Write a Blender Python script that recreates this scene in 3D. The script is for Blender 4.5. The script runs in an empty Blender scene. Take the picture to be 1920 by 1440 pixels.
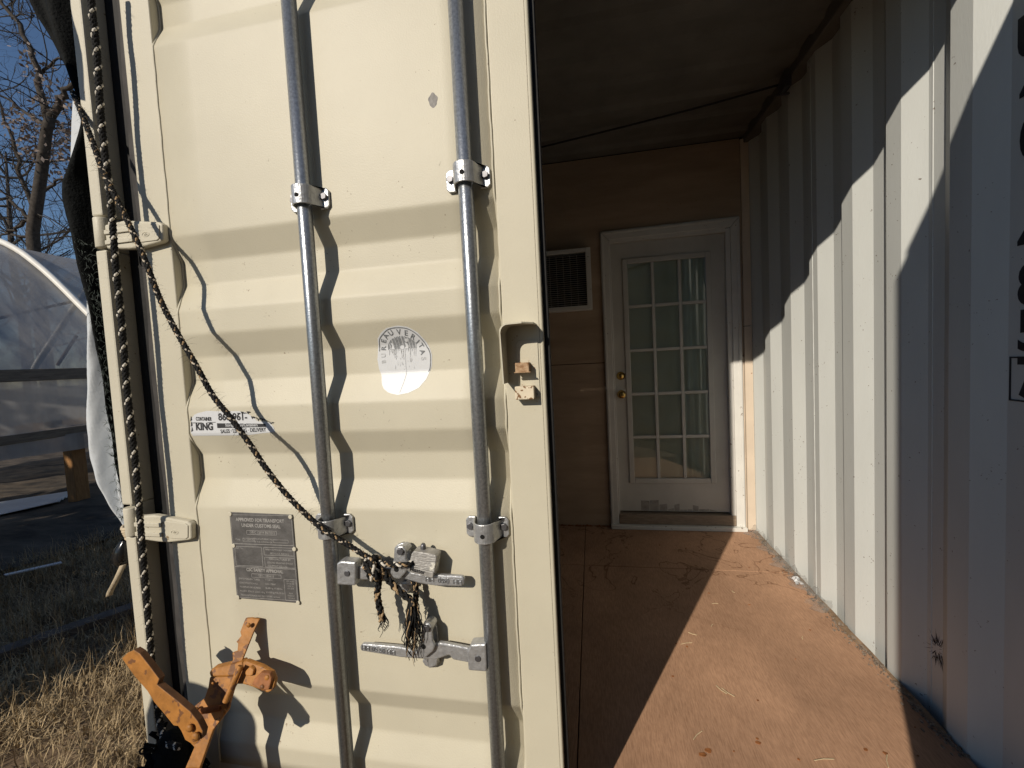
import bpy, math, random
import numpy as np
from mathutils import Vector, Matrix
random.seed(7)
rng = np.random.default_rng(7)
S = bpy.context.scene
C = S.collection

# ------------------------------------------------------------------ camera, world, sun, exposure
cam_d = bpy.data.cameras.new('camera')
cam_d.sensor_fit = 'HORIZONTAL'; cam_d.sensor_width = 36.0
cam_d.lens = 36.0 * 800.346 / 1920.0
cam_d.clip_start = 0.02; cam_d.clip_end = 800
cam = bpy.data.objects.new('camera', cam_d); C.objects.link(cam)
def cam_matrix(cx, cy, cz, yaw, pitch, roll):
    sy, cyw = math.sin(yaw), math.cos(yaw)
    f = Vector((-sy, cyw, 0)); r = Vector((cyw, sy, 0)); u = Vector((0, 0, 1))
    f2 = f*math.cos(pitch) + u*math.sin(pitch)
    d = -(u*math.cos(pitch) - f*math.sin(pitch))
    r2 = r*math.cos(roll) + d*math.sin(roll)
    d2 = -r*math.sin(roll) + d*math.cos(roll)
    m = Matrix.Identity(4)
    for i in range(3):
        m[i][0] = r2[i]; m[i][1] = -d2[i]; m[i][2] = -f2[i]
    m[0][3], m[1][3], m[2][3] = cx, cy, cz
    return m
cam.matrix_world = cam_matrix(0.10872, -1.00407, 1.25498, 0.186669, -0.055789, 0.051496)
S.camera = cam

SUN_TRAVEL = Vector((0.489, 1.0, -0.648)).normalized()
SUN_EL = math.asin(-SUN_TRAVEL.z)
SUN_AZ = math.atan2(-SUN_TRAVEL.x, -SUN_TRAVEL.y)
world = bpy.data.worlds.new('World'); S.world = world; world.use_nodes = True
wn = world.node_tree.nodes; wl = world.node_tree.links
sky = wn.new('ShaderNodeTexSky'); sky.sky_type = 'NISHITA'; sky.sun_disc = False
sky.sun_elevation = SUN_EL; sky.sun_rotation = SUN_AZ % (2*math.pi)
sky.altitude = 300; sky.air_density = 1.0; sky.dust_density = 0.0; sky.ozone_density = 4.0
wl.new(sky.outputs[0], wn['Background'].inputs[0])
wn['Background'].inputs[1].default_value = 0.095
sun_d = bpy.data.lights.new('sun', 'SUN'); sun_d.energy = 5.0; sun_d.angle = math.radians(0.53)
sun_d.color = (1.0, 0.90, 0.765)
sun = bpy.data.objects.new('sun', sun_d); C.objects.link(sun)
sun.rotation_euler = SUN_TRAVEL.to_track_quat('-Z', 'Y').to_euler()
sun.location = (-4, -8, 8)
S.view_settings.view_transform = 'Standard'; S.view_settings.look = 'None'
S.view_settings.exposure = -0.22; S.view_settings.gamma = 1.0; S.view_settings.use_curve_mapping = False
S.cycles.max_bounces = 10; S.cycles.diffuse_bounces = 2; S.cycles.transparent_max_bounces = 16

# ------------------------------------------------------------------ helpers
def mat(name, col, rough=0.6, metal=0.0, var=0.0, vscale=6.0, bump=0.0, bscale=60.0, spec=0.4,
        stretch=None, spots=None, spot_scale=40.0, spot_thr=0.72, col2=None):
    m = bpy.data.materials.new(name); m.use_nodes = True
    n, l = m.node_tree.nodes, m.node_tree.links
    b = n['Principled BSDF']
    b.inputs['Base Color'].default_value = (*col, 1); b.inputs['Roughness'].default_value = rough
    b.inputs['Metallic'].default_value = metal; b.inputs['Specular IOR Level'].default_value = spec
    tc = n.new('ShaderNodeTexCoord'); mp = n.new('ShaderNodeMapping')
    l.new(tc.outputs['Object'], mp.inputs[0])
    if stretch: mp.inputs['Scale'].default_value = stretch
    cur = None
    if var or col2:
        t = n.new('ShaderNodeTexNoise'); t.inputs['Scale'].default_value = vscale
        t.inputs['Detail'].default_value = 8; t.inputs['Roughness'].default_value = 0.62
        l.new(mp.outputs[0], t.inputs[0])
        r = n.new('ShaderNodeValToRGB')
        a = [c*(1-var) for c in col]; c2 = col2 or [min(1, c*(1+var)) for c in col]
        r.color_ramp.elements[0].position = 0.32; r.color_ramp.elements[1].position = 0.7
        r.color_ramp.elements[0].color = (*a, 1); r.color_ramp.elements[1].color = (*c2, 1)
        l.new(t.outputs[0], r.inputs[0]); cur = r.outputs[0]
    if spots:
        t = n.new('ShaderNodeTexNoise'); t.inputs['Scale'].default_value = spot_scale; t.inputs['Detail'].default_value = 3
        l.new(tc.outputs['Object'], t.inputs[0])
        t2 = n.new('ShaderNodeTexNoise'); t2.inputs['Scale'].default_value = spot_scale*0.12
        l.new(tc.outputs['Object'], t2.inputs[0])
        mu = n.new('ShaderNodeMath'); mu.operation = 'MULTIPLY_ADD'; l.new(t2.outputs[0], mu.inputs[0])
        mu.inputs[1].default_value = 0.45; l.new(t.outputs[0], mu.inputs[2])
        rr = n.new('ShaderNodeValToRGB'); rr.color_ramp.elements[0].position = spot_thr+0.2; rr.color_ramp.elements[1].position = spot_thr+0.235
        l.new(mu.outputs[0], rr.inputs[0])
        mx = n.new('ShaderNodeMix'); mx.data_type = 'RGBA'
        l.new(rr.outputs[0], mx.inputs['Factor'])
        if cur: l.new(cur, mx.inputs['A'])
        else: mx.inputs['A'].default_value = (*col, 1)
        mx.inputs['B'].default_value = (*spots, 1); cur = mx.outputs['Result']
    if cur: l.new(cur, b.inputs['Base Color'])
    if bump:
        t = n.new('ShaderNodeTexNoise'); t.inputs['Scale'].default_value = bscale; t.inputs['Detail'].default_value = 5
        l.new(mp.outputs[0], t.inputs[0])
        bp = n.new('ShaderNodeBump'); bp.inputs['Strength'].default_value = bump; bp.inputs['Distance'].default_value = 0.004
        l.new(t.outputs[0], bp.inputs['Height']); l.new(bp.outputs[0], b.inputs['Normal'])
    return m

class MB:
    def __init__(s): s.v = []; s.f = []
    def add(s, vs, fs):
        o = len(s.v); s.v.extend([tuple(v) for v in vs]); s.f.extend([tuple(i+o for i in f) for f in fs]); return s
    def box(s, x0, x1, y0, y1, z0, z1):
        return s.add([(x0,y0,z0),(x1,y0,z0),(x1,y1,z0),(x0,y1,z0),(x0,y0,z1),(x1,y0,z1),(x1,y1,z1),(x0,y1,z1)],
                     [(0,3,2,1),(4,5,6,7),(0,1,5,4),(1,2,6,5),(2,3,7,6),(3,0,4,7)])
    def prism(s, pts, dv):
        n = len(pts); d = Vector(dv)
        A = [Vector(p) for p in pts]
        nr = Vector((0,0,0))
        for i in range(n):
            a, b = A[i], A[(i+1) % n]; nr += a.cross(b)
        if nr.dot(d) > 0: A = A[::-1]
        B = [a+d for a in A]
        return s.add(A+B, [tuple(range(n)), tuple(range(2*n-1, n-1, -1))] + [((i+1) % n, i, n+i, n+(i+1) % n) for i in range(n)])
    def tube(s, pts, r, n=8, cap=True):
        P = [Vector(p) for p in pts]; k = len(P)
        R = r if isinstance(r, (list, tuple)) else [r]*k
        t0 = (P[1]-P[0]).normalized()
        up = Vector((0,0,1)) if abs(t0.z) < .9 else Vector((1,0,0))
        u = t0.cross(up).normalized(); vs = []
        for i in range(k):
            t = (P[min(i+1,k-1)]-P[max(i-1,0)])
            t = t.normalized() if t.length > 1e-9 else t0
            u = (u - t*u.dot(t)); u = u.normalized() if u.length > 1e-6 else t.orthogonal().normalized()
            w = t.cross(u)
            for j in range(n):
                a = 2*math.pi*j/n
                vs.append(P[i] + (u*math.cos(a)+w*math.sin(a))*R[i])
        fs = [(i*n+j, i*n+(j+1) % n, (i+1)*n+(j+1) % n, (i+1)*n+j) for i in range(k-1) for j in range(n)]
        if cap: fs += [tuple(range(n-1,-1,-1)), tuple((k-1)*n+j for j in range(n))]
        return s.add(vs, fs)
    def sheet(s, rows):
        m, n = len(rows), len(rows[0])
        return s.add([p for r in rows for p in r], [(i*n+j, i*n+j+1, (i+1)*n+j+1, (i+1)*n+j) for i in range(m-1) for j in range(n-1)])
    def sphere(s, c, r, nu=12, nv=8, sc=(1,1,1)):
        vs = []; fs = []
        for i in range(nv+1):
            th = math.pi*i/nv
            for j in range(nu):
                a = 2*math.pi*j/nu
                vs.append((c[0]+r*sc[0]*math.sin(th)*math.cos(a), c[1]+r*sc[1]*math.sin(th)*math.sin(a), c[2]+r*sc[2]*math.cos(th)))
        for i in range(nv):
            for j in range(nu):
                fs.append((i*nu+j, (i+1)*nu+j, (i+1)*nu+(j+1) % nu, i*nu+(j+1) % nu))
        return s.add(vs, fs)
    def hexa(s, c, r, h, n=6, rot=0.2):      # a bolt head or rivet facing -Y
        return s.prism([(c[0]+r*math.cos(rot+2*math.pi*i/n), c[1]-h, c[2]+r*math.sin(rot+2*math.pi*i/n)) for i in range(n)], (0, h, 0))
    def build(s, name, m, parent=None, smooth=False, bevel=0, solid=0, seg=2):
        me = bpy.data.meshes.new(name); me.from_pydata(s.v, [], s.f); me.update()
        if m: me.materials.append(m)
        o = bpy.data.objects.new(name, me); C.objects.link(o)
        if parent: o.parent = parent
        if smooth: me.polygons.foreach_set('use_smooth', [True]*len(me.polygons))
        if solid:
            q = o.modifiers.new('solid', 'SOLIDIFY'); q.thickness = solid; q.offset = 0
        if bevel:
            q = o.modifiers.new('bevel', 'BEVEL'); q.width = bevel; q.segments = seg; q.limit_method = 'ANGLE'; q.angle_limit = math.radians(35)
        return o
def tag(o, label, cat, group=None, kind=None):
    o['label'] = label; o['category'] = cat
    if group: o['group'] = group
    if kind: o['kind'] = kind
    return o
def thing(name, label, cat, loc=(0,0,0), group=None):
    o = bpy.data.objects.new(name, None); C.objects.link(o); o.location = loc; o.empty_display_size = 0.1
    bpy.context.view_layer.update()
    return tag(o, label, cat, group)
def structure(o): o['kind'] = 'structure'; return o
def copy_tree(o, parent=None):
    c = o.copy(); C.objects.link(c)
    if parent: c.parent = parent
    for ch in list(o.children): copy_tree(ch, c)
    return c
def text(name, body, size, M4, m, parent=None, depth=0.0, align='CENTER', fn=None, bold=0.0, squeeze=1.0, shear=0.0):
    cu = bpy.data.curves.new(name, 'FONT'); cu.body = body; cu.size = size; cu.extrude = depth; cu.offset = bold; cu.shear = shear
    cu.align_x = align; cu.align_y = 'CENTER'; cu.resolution_u = 4
    tmp = bpy.data.objects.new(name, cu); C.objects.link(tmp); bpy.context.view_layer.update()
    me = bpy.data.meshes.new_from_object(tmp.evaluated_get(bpy.context.evaluated_depsgraph_get()))
    bpy.data.objects.remove(tmp)
    me.transform(Matrix.Diagonal((squeeze, 1, 1, 1))); me.transform(M4)
    if fn:
        for v in me.vertices: v.co = fn(v.co)
    me.materials.clear(); me.materials.append(m)
    o = bpy.data.objects.new(name, me); C.objects.link(o)
    if parent: o.parent = parent
    return o
def join_text(name, items, m, parent):
    vs, fs = [], []
    for o in items:
        k = len(vs); vs += [tuple(v.co) for v in o.data.vertices]; fs += [tuple(i+k for i in p.vertices) for p in o.data.polygons]
        bpy.data.objects.remove(o)
    b = MB(); b.v = vs; b.f = fs
    return b.build(name, m, parent)
def face_front(x, y, z, ang=0.0):          # text plane facing -Y
    return Matrix.Translation((x, y, z)) @ Matrix.Rotation(math.radians(ang), 4, 'Y') @ Matrix.Rotation(math.pi/2, 4, 'X')
def spline(P, n):
    P = np.array(P, float); k = len(P)
    L = np.concatenate([[0], np.cumsum(np.linalg.norm(np.diff(P, axis=0), axis=1))])
    t = np.linspace(0, L[-1], n); out = []
    for tt in t:
        i = min(max(int(np.searchsorted(L, tt)-1), 0), k-2)
        u = (tt-L[i])/(L[i+1]-L[i]+1e-12)
        p0, p1, p2, p3 = P[max(i-1,0)], P[i], P[i+1], P[min(i+2,k-1)]
        out.append(0.5*((2*p1)+(-p0+p2)*u+(2*p0-5*p1+4*p2-p3)*u*u+(-p0+3*p1-3*p2+p3)*u**3))
    return out
def lerp_list(L, n): return spline(L, n)

# measured outlines and paths, in metres
DATA = {
    'cable': [(-0.2644, 1.8702, 2.625), (-0.1849, 1.8572, 2.625), (0.1349, 1.7925, 2.625), (0.4485, 1.7273, 2.625), (0.7334, 1.6621, 2.625), (0.9412, 1.6077, 2.625), (1.109, 1.5596, 2.625), (1.13, 1.5, 2.6)],
    'HG1': [(-1.1646, -0.02, 1.6909), (-1.1365, -0.02, 1.693), (-1.0765, -0.02, 1.6844), (-1.0236, -0.02, 1.6766), (-1.0121, -0.02, 1.6685), (-1.0154, -0.02, 1.6267), (-1.0268, -0.02, 1.6227), (-1.0557, -0.02, 1.6191), (-1.0946, -0.02, 1.6139), (-1.1301, -0.02, 1.6148), (-1.1731, -0.02, 1.6237)],
    'HG1i': [(-1.0996, -0.0225, 1.6784), (-1.029, -0.0225, 1.6721), (-1.0203, -0.0225, 1.6661), (-1.0243, -0.0225, 1.632), (-1.0327, -0.0225, 1.6278), (-1.0802, -0.0225, 1.6274), (-1.1056, -0.0225, 1.6299)],
    'HG1e': [(-1.0663, -0.033, 1.6463)],
    'emb': [(-0.4347, 0.01, 1.3006), (-0.4299, 0.01, 1.3275), (-0.416, 0.01, 1.3419), (-0.3949, 0.01, 1.3541), (-0.3658, 0.01, 1.3564), (-0.3392, 0.01, 1.3513), (-0.3171, 0.01, 1.3358), (-0.3009, 0.01, 1.3132), (-0.2917, 0.01, 1.2927), (-0.2883, 0.01, 1.2775), (-0.291, 0.01, 1.2493), (-0.2962, 0.01, 1.2378), (-0.3046, 0.01, 1.2181), (-0.3229, 0.01, 1.1969), (-0.3507, 0.01, 1.1852), (-0.3782, 0.01, 1.1816), (-0.4034, 0.01, 1.1872), (-0.4192, 0.01, 1.1989), (-0.4256, 0.01, 1.2112), (-0.4287, 0.01, 1.2319), (-0.4358, 0.01, 1.2494), (-0.4385, 0.01, 1.2752)],
    'emb_in': [(-0.4069, 0.015, 1.3008), (-0.4053, 0.015, 1.3093), (-0.4, 0.015, 1.3191), (-0.3903, 0.015, 1.3271), (-0.3755, 0.015, 1.3299), (-0.352, 0.015, 1.3285), (-0.3398, 0.015, 1.3223), (-0.3316, 0.015, 1.3118), (-0.3278, 0.015, 1.3015), (-0.336, 0.015, 1.3003), (-0.3612, 0.015, 1.3), (-0.3903, 0.015, 1.3008)],
    'emb_let': [('B', -0.4203, 0.015, 1.2682, 95, 0.85), ('U', -0.4201, 0.015, 1.2845, 92, 0.9), ('R', -0.4178, 0.015, 1.3023, 85, 1), ('E', -0.4137, 0.015, 1.3203, 72, 1), ('A', -0.4042, 0.015, 1.3321, 55, 1), ('U', -0.389, 0.015, 1.3392, 28, 1), ('V', -0.3671, 0.015, 1.34, 0, 1), ('E', -0.3488, 0.015, 1.3363, -12, 1), ('R', -0.3333, 0.015, 1.3261, -38, 1), ('I', -0.3234, 0.015, 1.3135, -52, 1), ('T', -0.3161, 0.015, 1.3033, -62, 1), ('A', -0.3136, 0.015, 1.2873, -75, 1), ('S', -0.312, 0.015, 1.2707, -85, 1)],
    'stk': [(-1.0052, 0.0, 1.1156), (-0.9991, 0.0, 1.1375), (-0.9877, 0.0, 1.1482), (-0.9762, 0.0, 1.1525), (-0.9464, 0.0, 1.1579), (-0.9175, 0.0, 1.1574), (-0.9037, 0.0, 1.1521), (-0.8769, 0.0, 1.1528), (-0.8501, 0.0, 1.1552), (-0.8241, 0.0, 1.1514), (-0.806, 0.0, 1.1402), (-0.785, 0.0, 1.1245), (-0.7661, 0.0, 1.124), (-0.751, 0.0, 1.1206), (-0.7401, 0.0, 1.1098), (-0.7362, 0.0, 1.0961), (-0.7519, 0.0, 1.0934), (-0.783, 0.0, 1.0917), (-0.8217, 0.0, 1.0871), (-0.8747, 0.0, 1.0873), (-1.0008, 0.0, 1.0888), (-1.0045, 0.0, 1.0967)],
    'tree': [[(-19.0505, 11.0, 6.0973), (-19.0099, 11.0, 6.6479), (-18.8023, 11.0, 7.2383), (-18.5966, 11.0, 7.823), (-18.3197, 11.0, 8.6334), (-18.0933, 11.0, 9.3804), (-17.8861, 11.0, 10.0033), (-17.684, 11.0, 10.3269)], [(-18.0545, 11.25, 10.5158), (-17.7261, 11.25, 10.884), (-17.4856, 11.25, 11.2025), (-17.0283, 11.25, 11.4235), (-16.4654, 11.25, 11.623)], [(-18.5129, 11.5, 10.6567), (-18.7306, 11.5, 11.1192), (-18.8601, 11.5, 11.6296), (-18.9011, 11.5, 12.1859), (-18.973, 11.5, 12.8066), (-19.2041, 11.5, 13.4545), (-19.3731, 11.5, 13.9702), (-19.6403, 11.5, 14.384), (-19.9802, 11.5, 14.8739), (-20.1776, 11.5, 15.216)], [(-19.2495, 11.75, 12.3369), (-18.8421, 11.75, 12.5781), (-18.2411, 11.75, 12.782), (-17.7441, 11.75, 12.878)], [(-19.4635, 12.0, 10.7756), (-19.9552, 12.0, 11.2019), (-20.5828, 12.0, 11.6199), (-21.056, 12.0, 11.9525), (-21.4468, 12.0, 12.2741), (-21.7634, 12.0, 12.5203)], [(-20.4866, 12.25, 8.2991), (-20.128, 12.25, 8.657), (-19.4856, 12.25, 8.909), (-19.0338, 12.25, 9.0819)], [(-21.3141, 12.5, 7.5892), (-21.6322, 12.5, 7.9001), (-22.032, 12.5, 8.291), (-22.4342, 12.5, 8.6842), (-22.8443, 12.5, 9.0458)], [(-21.7305, 12.75, 8.1998), (-21.891, 12.75, 8.988), (-22.1322, 12.75, 9.855), (-22.141, 12.75, 10.4122), (-22.3111, 12.75, 11.1287), (-22.6639, 12.75, 11.8719), (-22.7214, 12.75, 12.7084)], [(-22.5364, 13.0, 10.0113), (-22.9599, 13.0, 10.3507), (-23.4698, 13.0, 10.7751)], [(-22.7556, 13.25, 8.187), (-23.3815, 13.25, 7.8885), (-24.4076, 13.25, 7.6257)], [(-22.7267, 13.5, 16.3297), (-22.2377, 13.5, 16.4115), (-21.6826, 13.5, 16.3398)], [(-21.7842, 13.75, 11.902), (-21.3035, 13.75, 11.94), (-20.7263, 13.75, 12.0341)], [(-23.798, 14.0, 17.2673), (-23.6099, 14.0, 17.5209), (-23.5189, 14.0, 17.7923)], [(-23.9675, 14.25, 7.851), (-25.0881, 14.25, 7.966), (-26.0787, 14.25, 8.3859)]],
    'tree_leaf': [(-19.5412, 11.3, 10.5832), (-19.6844, 11.3, 10.7274), (-19.2468, 11.3, 10.3558), (-19.0337, 11.3, 10.1411), (-17.846, 11.3, 10.0295), (-18.1045, 11.3, 9.8856), (-17.4392, 11.3, 10.6883), (-17.568, 11.3, 10.8872), (-18.239, 11.3, 11.1724), (-18.816, 11.3, 12.7075), (-18.1172, 11.3, 8.6708), (-17.9463, 11.3, 9.3179), (-19.502, 11.3, 9.7469), (-17.4766, 11.3, 9.8557), (-18.1447, 11.3, 9.0406), (-17.6689, 11.3, 9.0378), (-18.2324, 11.3, 11.7707), (-18.8828, 11.3, 9.5074)],
    'tarpL': [(-1.4761, 0.02, 2.4565), (-1.45, 0.02, 2.3632), (-1.4123, 0.02, 2.2824), (-1.3747, 0.02, 2.2019), (-1.3362, 0.02, 2.129), (-1.3125, 0.02, 2.0764), (-1.3004, 0.02, 2.0095), (-1.3674, 0.02, 1.8902), (-1.3965, 0.02, 1.8376), (-1.3952, 0.02, 1.7762), (-1.3697, 0.02, 1.6734), (-1.347, 0.02, 1.5783), (-1.3263, 0.02, 1.4833), (-1.3114, 0.02, 1.3727), (-1.3023, 0.02, 1.2459), (-1.2991, 0.02, 1.1182), (-1.294, 0.02, 0.9566), (-1.2849, 0.02, 0.8095)],
    'tarpR': [(-1.2618, 0.05, 2.4369), (-1.2639, 0.05, 2.3498), (-1.264, 0.05, 2.2764), (-1.2642, 0.05, 2.2025), (-1.2634, 0.05, 2.1354), (-1.2603, 0.05, 2.0855), (-1.2592, 0.05, 2.0192), (-1.2568, 0.05, 1.8884), (-1.2544, 0.05, 1.8316), (-1.2564, 0.05, 1.7704), (-1.2557, 0.05, 1.6697), (-1.2577, 0.05, 1.5762), (-1.256, 0.05, 1.4817), (-1.2581, 0.05, 1.3706), (-1.2642, 0.05, 1.2425), (-1.2724, 0.05, 1.1127), (-1.2868, 0.05, 0.9479), (-1.3013, 0.05, 0.797)],
    'whL': [(-1.4506, 0.09, 1.6174), (-1.4552, 0.09, 1.5513), (-1.4623, 0.09, 1.4514), (-1.4765, 0.09, 1.2827), (-1.4843, 0.09, 1.1281), (-1.4723, 0.09, 1.0236), (-1.4505, 0.09, 0.9274), (-1.4244, 0.09, 0.8486), (-1.396, 0.09, 0.7875), (-1.383, 0.09, 0.7561)],
    'whR': [(-1.403, 0.09, 1.6131), (-1.3972, 0.09, 1.5466), (-1.3874, 0.09, 1.4463), (-1.3696, 0.09, 1.2779), (-1.3619, 0.09, 1.1251), (-1.3623, 0.09, 1.0225), (-1.3616, 0.09, 0.9276), (-1.3609, 0.09, 0.8494), (-1.3622, 0.09, 0.7882), (-1.3619, 0.09, 0.7567)],
    'wh2': [(-1.4182, 0.09, 2.1308), (-1.4052, 0.09, 2.1051), (-1.3914, 0.09, 2.0555), (-1.3886, 0.09, 1.9996), (-1.4542, 0.09, 1.9446), (-1.4456, 0.09, 1.9917), (-1.4349, 0.09, 2.0541)],
    'strap': [(-1.2564, 0.0, 0.7973), (-1.2676, 0.0, 0.7694), (-1.2845, 0.0, 0.7282), (-1.2998, 0.0, 0.6998), (-1.3115, 0.0, 0.6698), (-1.3232, 0.0, 0.6395), (-1.3427, 0.0, 0.612)],
    'rope_v': [(-1.1086, -0.064, 2.3081), (-1.1138, -0.064, 2.218), (-1.1123, -0.064, 2.1258), (-1.1158, -0.064, 2.0336), (-1.1203, -0.064, 1.9473), (-1.1196, -0.064, 1.8458), (-1.1165, -0.064, 1.7361), (-1.1183, -0.064, 1.6536), (-1.122, -0.064, 1.5565), (-1.1214, -0.064, 1.451), (-1.1225, -0.064, 1.3446), (-1.1263, -0.064, 1.2442), (-1.1247, -0.064, 1.1427), (-1.1233, -0.064, 1.0107), (-1.1263, -0.064, 0.8845), (-1.1293, -0.064, 0.7566), (-1.1314, -0.064, 0.6348), (-1.1355, -0.064, 0.4803), (-1.1339, -0.064, 0.3711), (-1.1296, -0.064, 0.2849), (-1.0672, -0.1, 0.2705), (-0.9909, -0.13, 0.293)],
    'rope_d': [(-1.2928, 0.0, 2.0704), (-1.2458, -0.02, 2.0043), (-1.1659, -0.055, 1.8837), (-1.1225, -0.072, 1.8047), (-1.0973, -0.078, 1.7626), (-1.0525, -0.085, 1.6809), (-1.0011, -0.092, 1.58), (-0.9574, -0.093, 1.4559), (-0.9161, -0.095, 1.3725), (-0.8696, -0.095, 1.2896), (-0.8285, -0.093, 1.2073), (-0.7863, -0.091, 1.152), (-0.735, -0.088, 1.0765), (-0.6987, -0.084, 1.0146), (-0.6504, -0.077, 0.945), (-0.6007, -0.07, 0.8887), (-0.5612, -0.067, 0.8543), (-0.5131, -0.055, 0.8164), (-0.4603, -0.05, 0.7816), (-0.4408, -0.052, 0.7764)],
    'tail1': [(-0.4394, -0.055, 0.7673), (-0.4346, -0.055, 0.7463), (-0.4332, -0.055, 0.7222), (-0.4385, -0.055, 0.6945), (-0.4373, -0.055, 0.6672), (-0.4327, -0.055, 0.643), (-0.4311, -0.055, 0.6217)],
    'tail2': [(-0.4343, -0.058, 0.772), (-0.4213, -0.058, 0.7545), (-0.407, -0.058, 0.734), (-0.3896, -0.058, 0.7138), (-0.369, -0.058, 0.6968), (-0.3513, -0.058, 0.6828), (-0.3397, -0.058, 0.6715), (-0.3427, -0.058, 0.6503), (-0.3493, -0.058, 0.6228), (-0.3547, -0.058, 0.5892), (-0.3615, -0.058, 0.5584), (-0.3672, -0.058, 0.5213)],
    'loop2': [(-0.3547, -0.03, 0.7217), (-0.3483, -0.03, 0.7005), (-0.3481, -0.03, 0.6791), (-0.3524, -0.03, 0.6542)],
    'hole': [(-0.2362, 0.0, 1.8802)],
    'PL': [(-0.3441, -0.03, 0.7946), (-0.3383, -0.03, 0.8005), (-0.315, -0.03, 0.7986), (-0.2828, -0.03, 0.7927), (-0.2792, -0.03, 0.7877), (-0.2893, -0.03, 0.7398), (-0.2942, -0.03, 0.7371), (-0.3529, -0.03, 0.7487), (-0.3573, -0.03, 0.7537)],
    'PLb': [(-0.3543, -0.0301, 0.7645), (-0.2886, -0.0301, 0.7504), (-0.2909, -0.0301, 0.7382), (-0.2954, -0.0301, 0.7365), (-0.3541, -0.0301, 0.7493), (-0.3575, -0.0301, 0.7546)],
    'PLt': [(-0.3354, -0.053, 0.7579), (-0.3087, -0.053, 0.7537)],
    'TB_bar': [(-0.8645, -0.0179, 0.5773), (-0.8462, -0.0171, 0.5789), (-0.8209, -0.018, 0.577), (-0.8278, -0.0284, 0.5562), (-0.8451, -0.0648, 0.4833), (-0.881, -0.0676, 0.4777), (-0.8713, -0.0622, 0.4886), (-0.8785, -0.055, 0.503), (-0.8644, -0.0528, 0.5073), (-0.8685, -0.0448, 0.5234), (-0.875, -0.0432, 0.5265), (-0.8641, -0.0365, 0.5401), (-0.8706, -0.0325, 0.5481)],
    'TB_top': [(-0.9297, -0.0823, 0.4643), (-0.923, -0.0785, 0.472), (-0.8751, -0.0733, 0.4824), (-0.8372, -0.0687, 0.4915), (-0.8279, -0.0768, 0.4753), (-0.8534, -0.0838, 0.4615), (-0.9213, -0.0871, 0.4548)],
    'TB_body': [(-0.9292, -0.0816, 0.4499), (-0.859, -0.0785, 0.456), (-0.8379, -0.0747, 0.4636), (-0.8398, -0.0814, 0.4502), (-0.8492, -0.0915, 0.4299), (-0.8511, -0.1045, 0.404), (-0.8505, -0.1119, 0.3892), (-0.879, -0.1307, 0.3517), (-0.8901, -0.1651, 0.2827), (-0.9313, -0.167, 0.2791), (-0.9212, -0.1482, 0.3167), (-0.942, -0.1435, 0.3261), (-0.9599, -0.1192, 0.3746), (-0.9504, -0.1103, 0.3924), (-0.9289, -0.103, 0.4069), (-0.9259, -0.092, 0.429)],
    'TB_head': [(-0.8464, -0.0667, 0.4877), (-0.8273, -0.0647, 0.4916), (-0.7769, -0.069, 0.483), (-0.7436, -0.074, 0.473), (-0.7295, -0.0817, 0.4576), (-0.7298, -0.0903, 0.4404), (-0.7439, -0.0937, 0.4335), (-0.791, -0.0897, 0.4416), (-0.8206, -0.088, 0.445), (-0.8437, -0.0888, 0.4434), (-0.8376, -0.0787, 0.4636)],
    'TB_headin': [(-0.7698, -0.0815, 0.4779), (-0.7433, -0.0818, 0.4774), (-0.7343, -0.088, 0.4651), (-0.7361, -0.0976, 0.4457), (-0.758, -0.0989, 0.4432), (-0.7893, -0.0941, 0.4528), (-0.7849, -0.0886, 0.4639)],
    'TB_ear': [(-0.8163, -0.0819, 0.4771), (-0.8062, -0.0772, 0.4866), (-0.7925, -0.0801, 0.4808), (-0.792, -0.0855, 0.4699), (-0.8075, -0.0871, 0.4667), (-0.8156, -0.0852, 0.4706)],
    'TB_handle': [(-1.0773, -0.1774, 0.5596), (-1.0608, -0.1755, 0.574), (-1.0408, -0.1744, 0.5821), (-1.0236, -0.1753, 0.5754), (-0.9924, -0.1789, 0.5477), (-0.9632, -0.1825, 0.5203), (-0.9693, -0.1842, 0.5069), (-0.9211, -0.1875, 0.4816), (-0.8722, -0.191, 0.4546), (-0.8495, -0.1936, 0.4342), (-0.8349, -0.1964, 0.4133), (-0.839, -0.1987, 0.3956), (-0.8573, -0.2007, 0.3799), (-0.8828, -0.1996, 0.3884), (-0.8945, -0.1972, 0.4072), (-0.9044, -0.1958, 0.4174), (-0.9172, -0.1958, 0.4174), (-0.9522, -0.192, 0.4469), (-0.9758, -0.1896, 0.4651), (-0.9966, -0.1865, 0.489), (-1.0382, -0.1823, 0.5219)],
    'TB_pin': [(-0.827, -0.0826, 0.4919), (-0.8472, -0.1188, 0.4193)],
    'TB_spring': [(-0.9192, -0.125, 0.3931), (-0.8613, -0.1197, 0.4037)],
    'TB_rivets': [(-0.8646, -0.2012, 0.4221), (-0.8469, -0.2034, 0.4053)],
    'TB_rivb': [(-0.9351, -0.1229, 0.3911), (-0.9056, -0.0955, 0.446), (-0.8499, -0.1203, 0.3964), (-0.841, -0.0336, 0.5698), (-0.7482, -0.0848, 0.4673), (-0.7567, -0.0943, 0.4485)],
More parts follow.
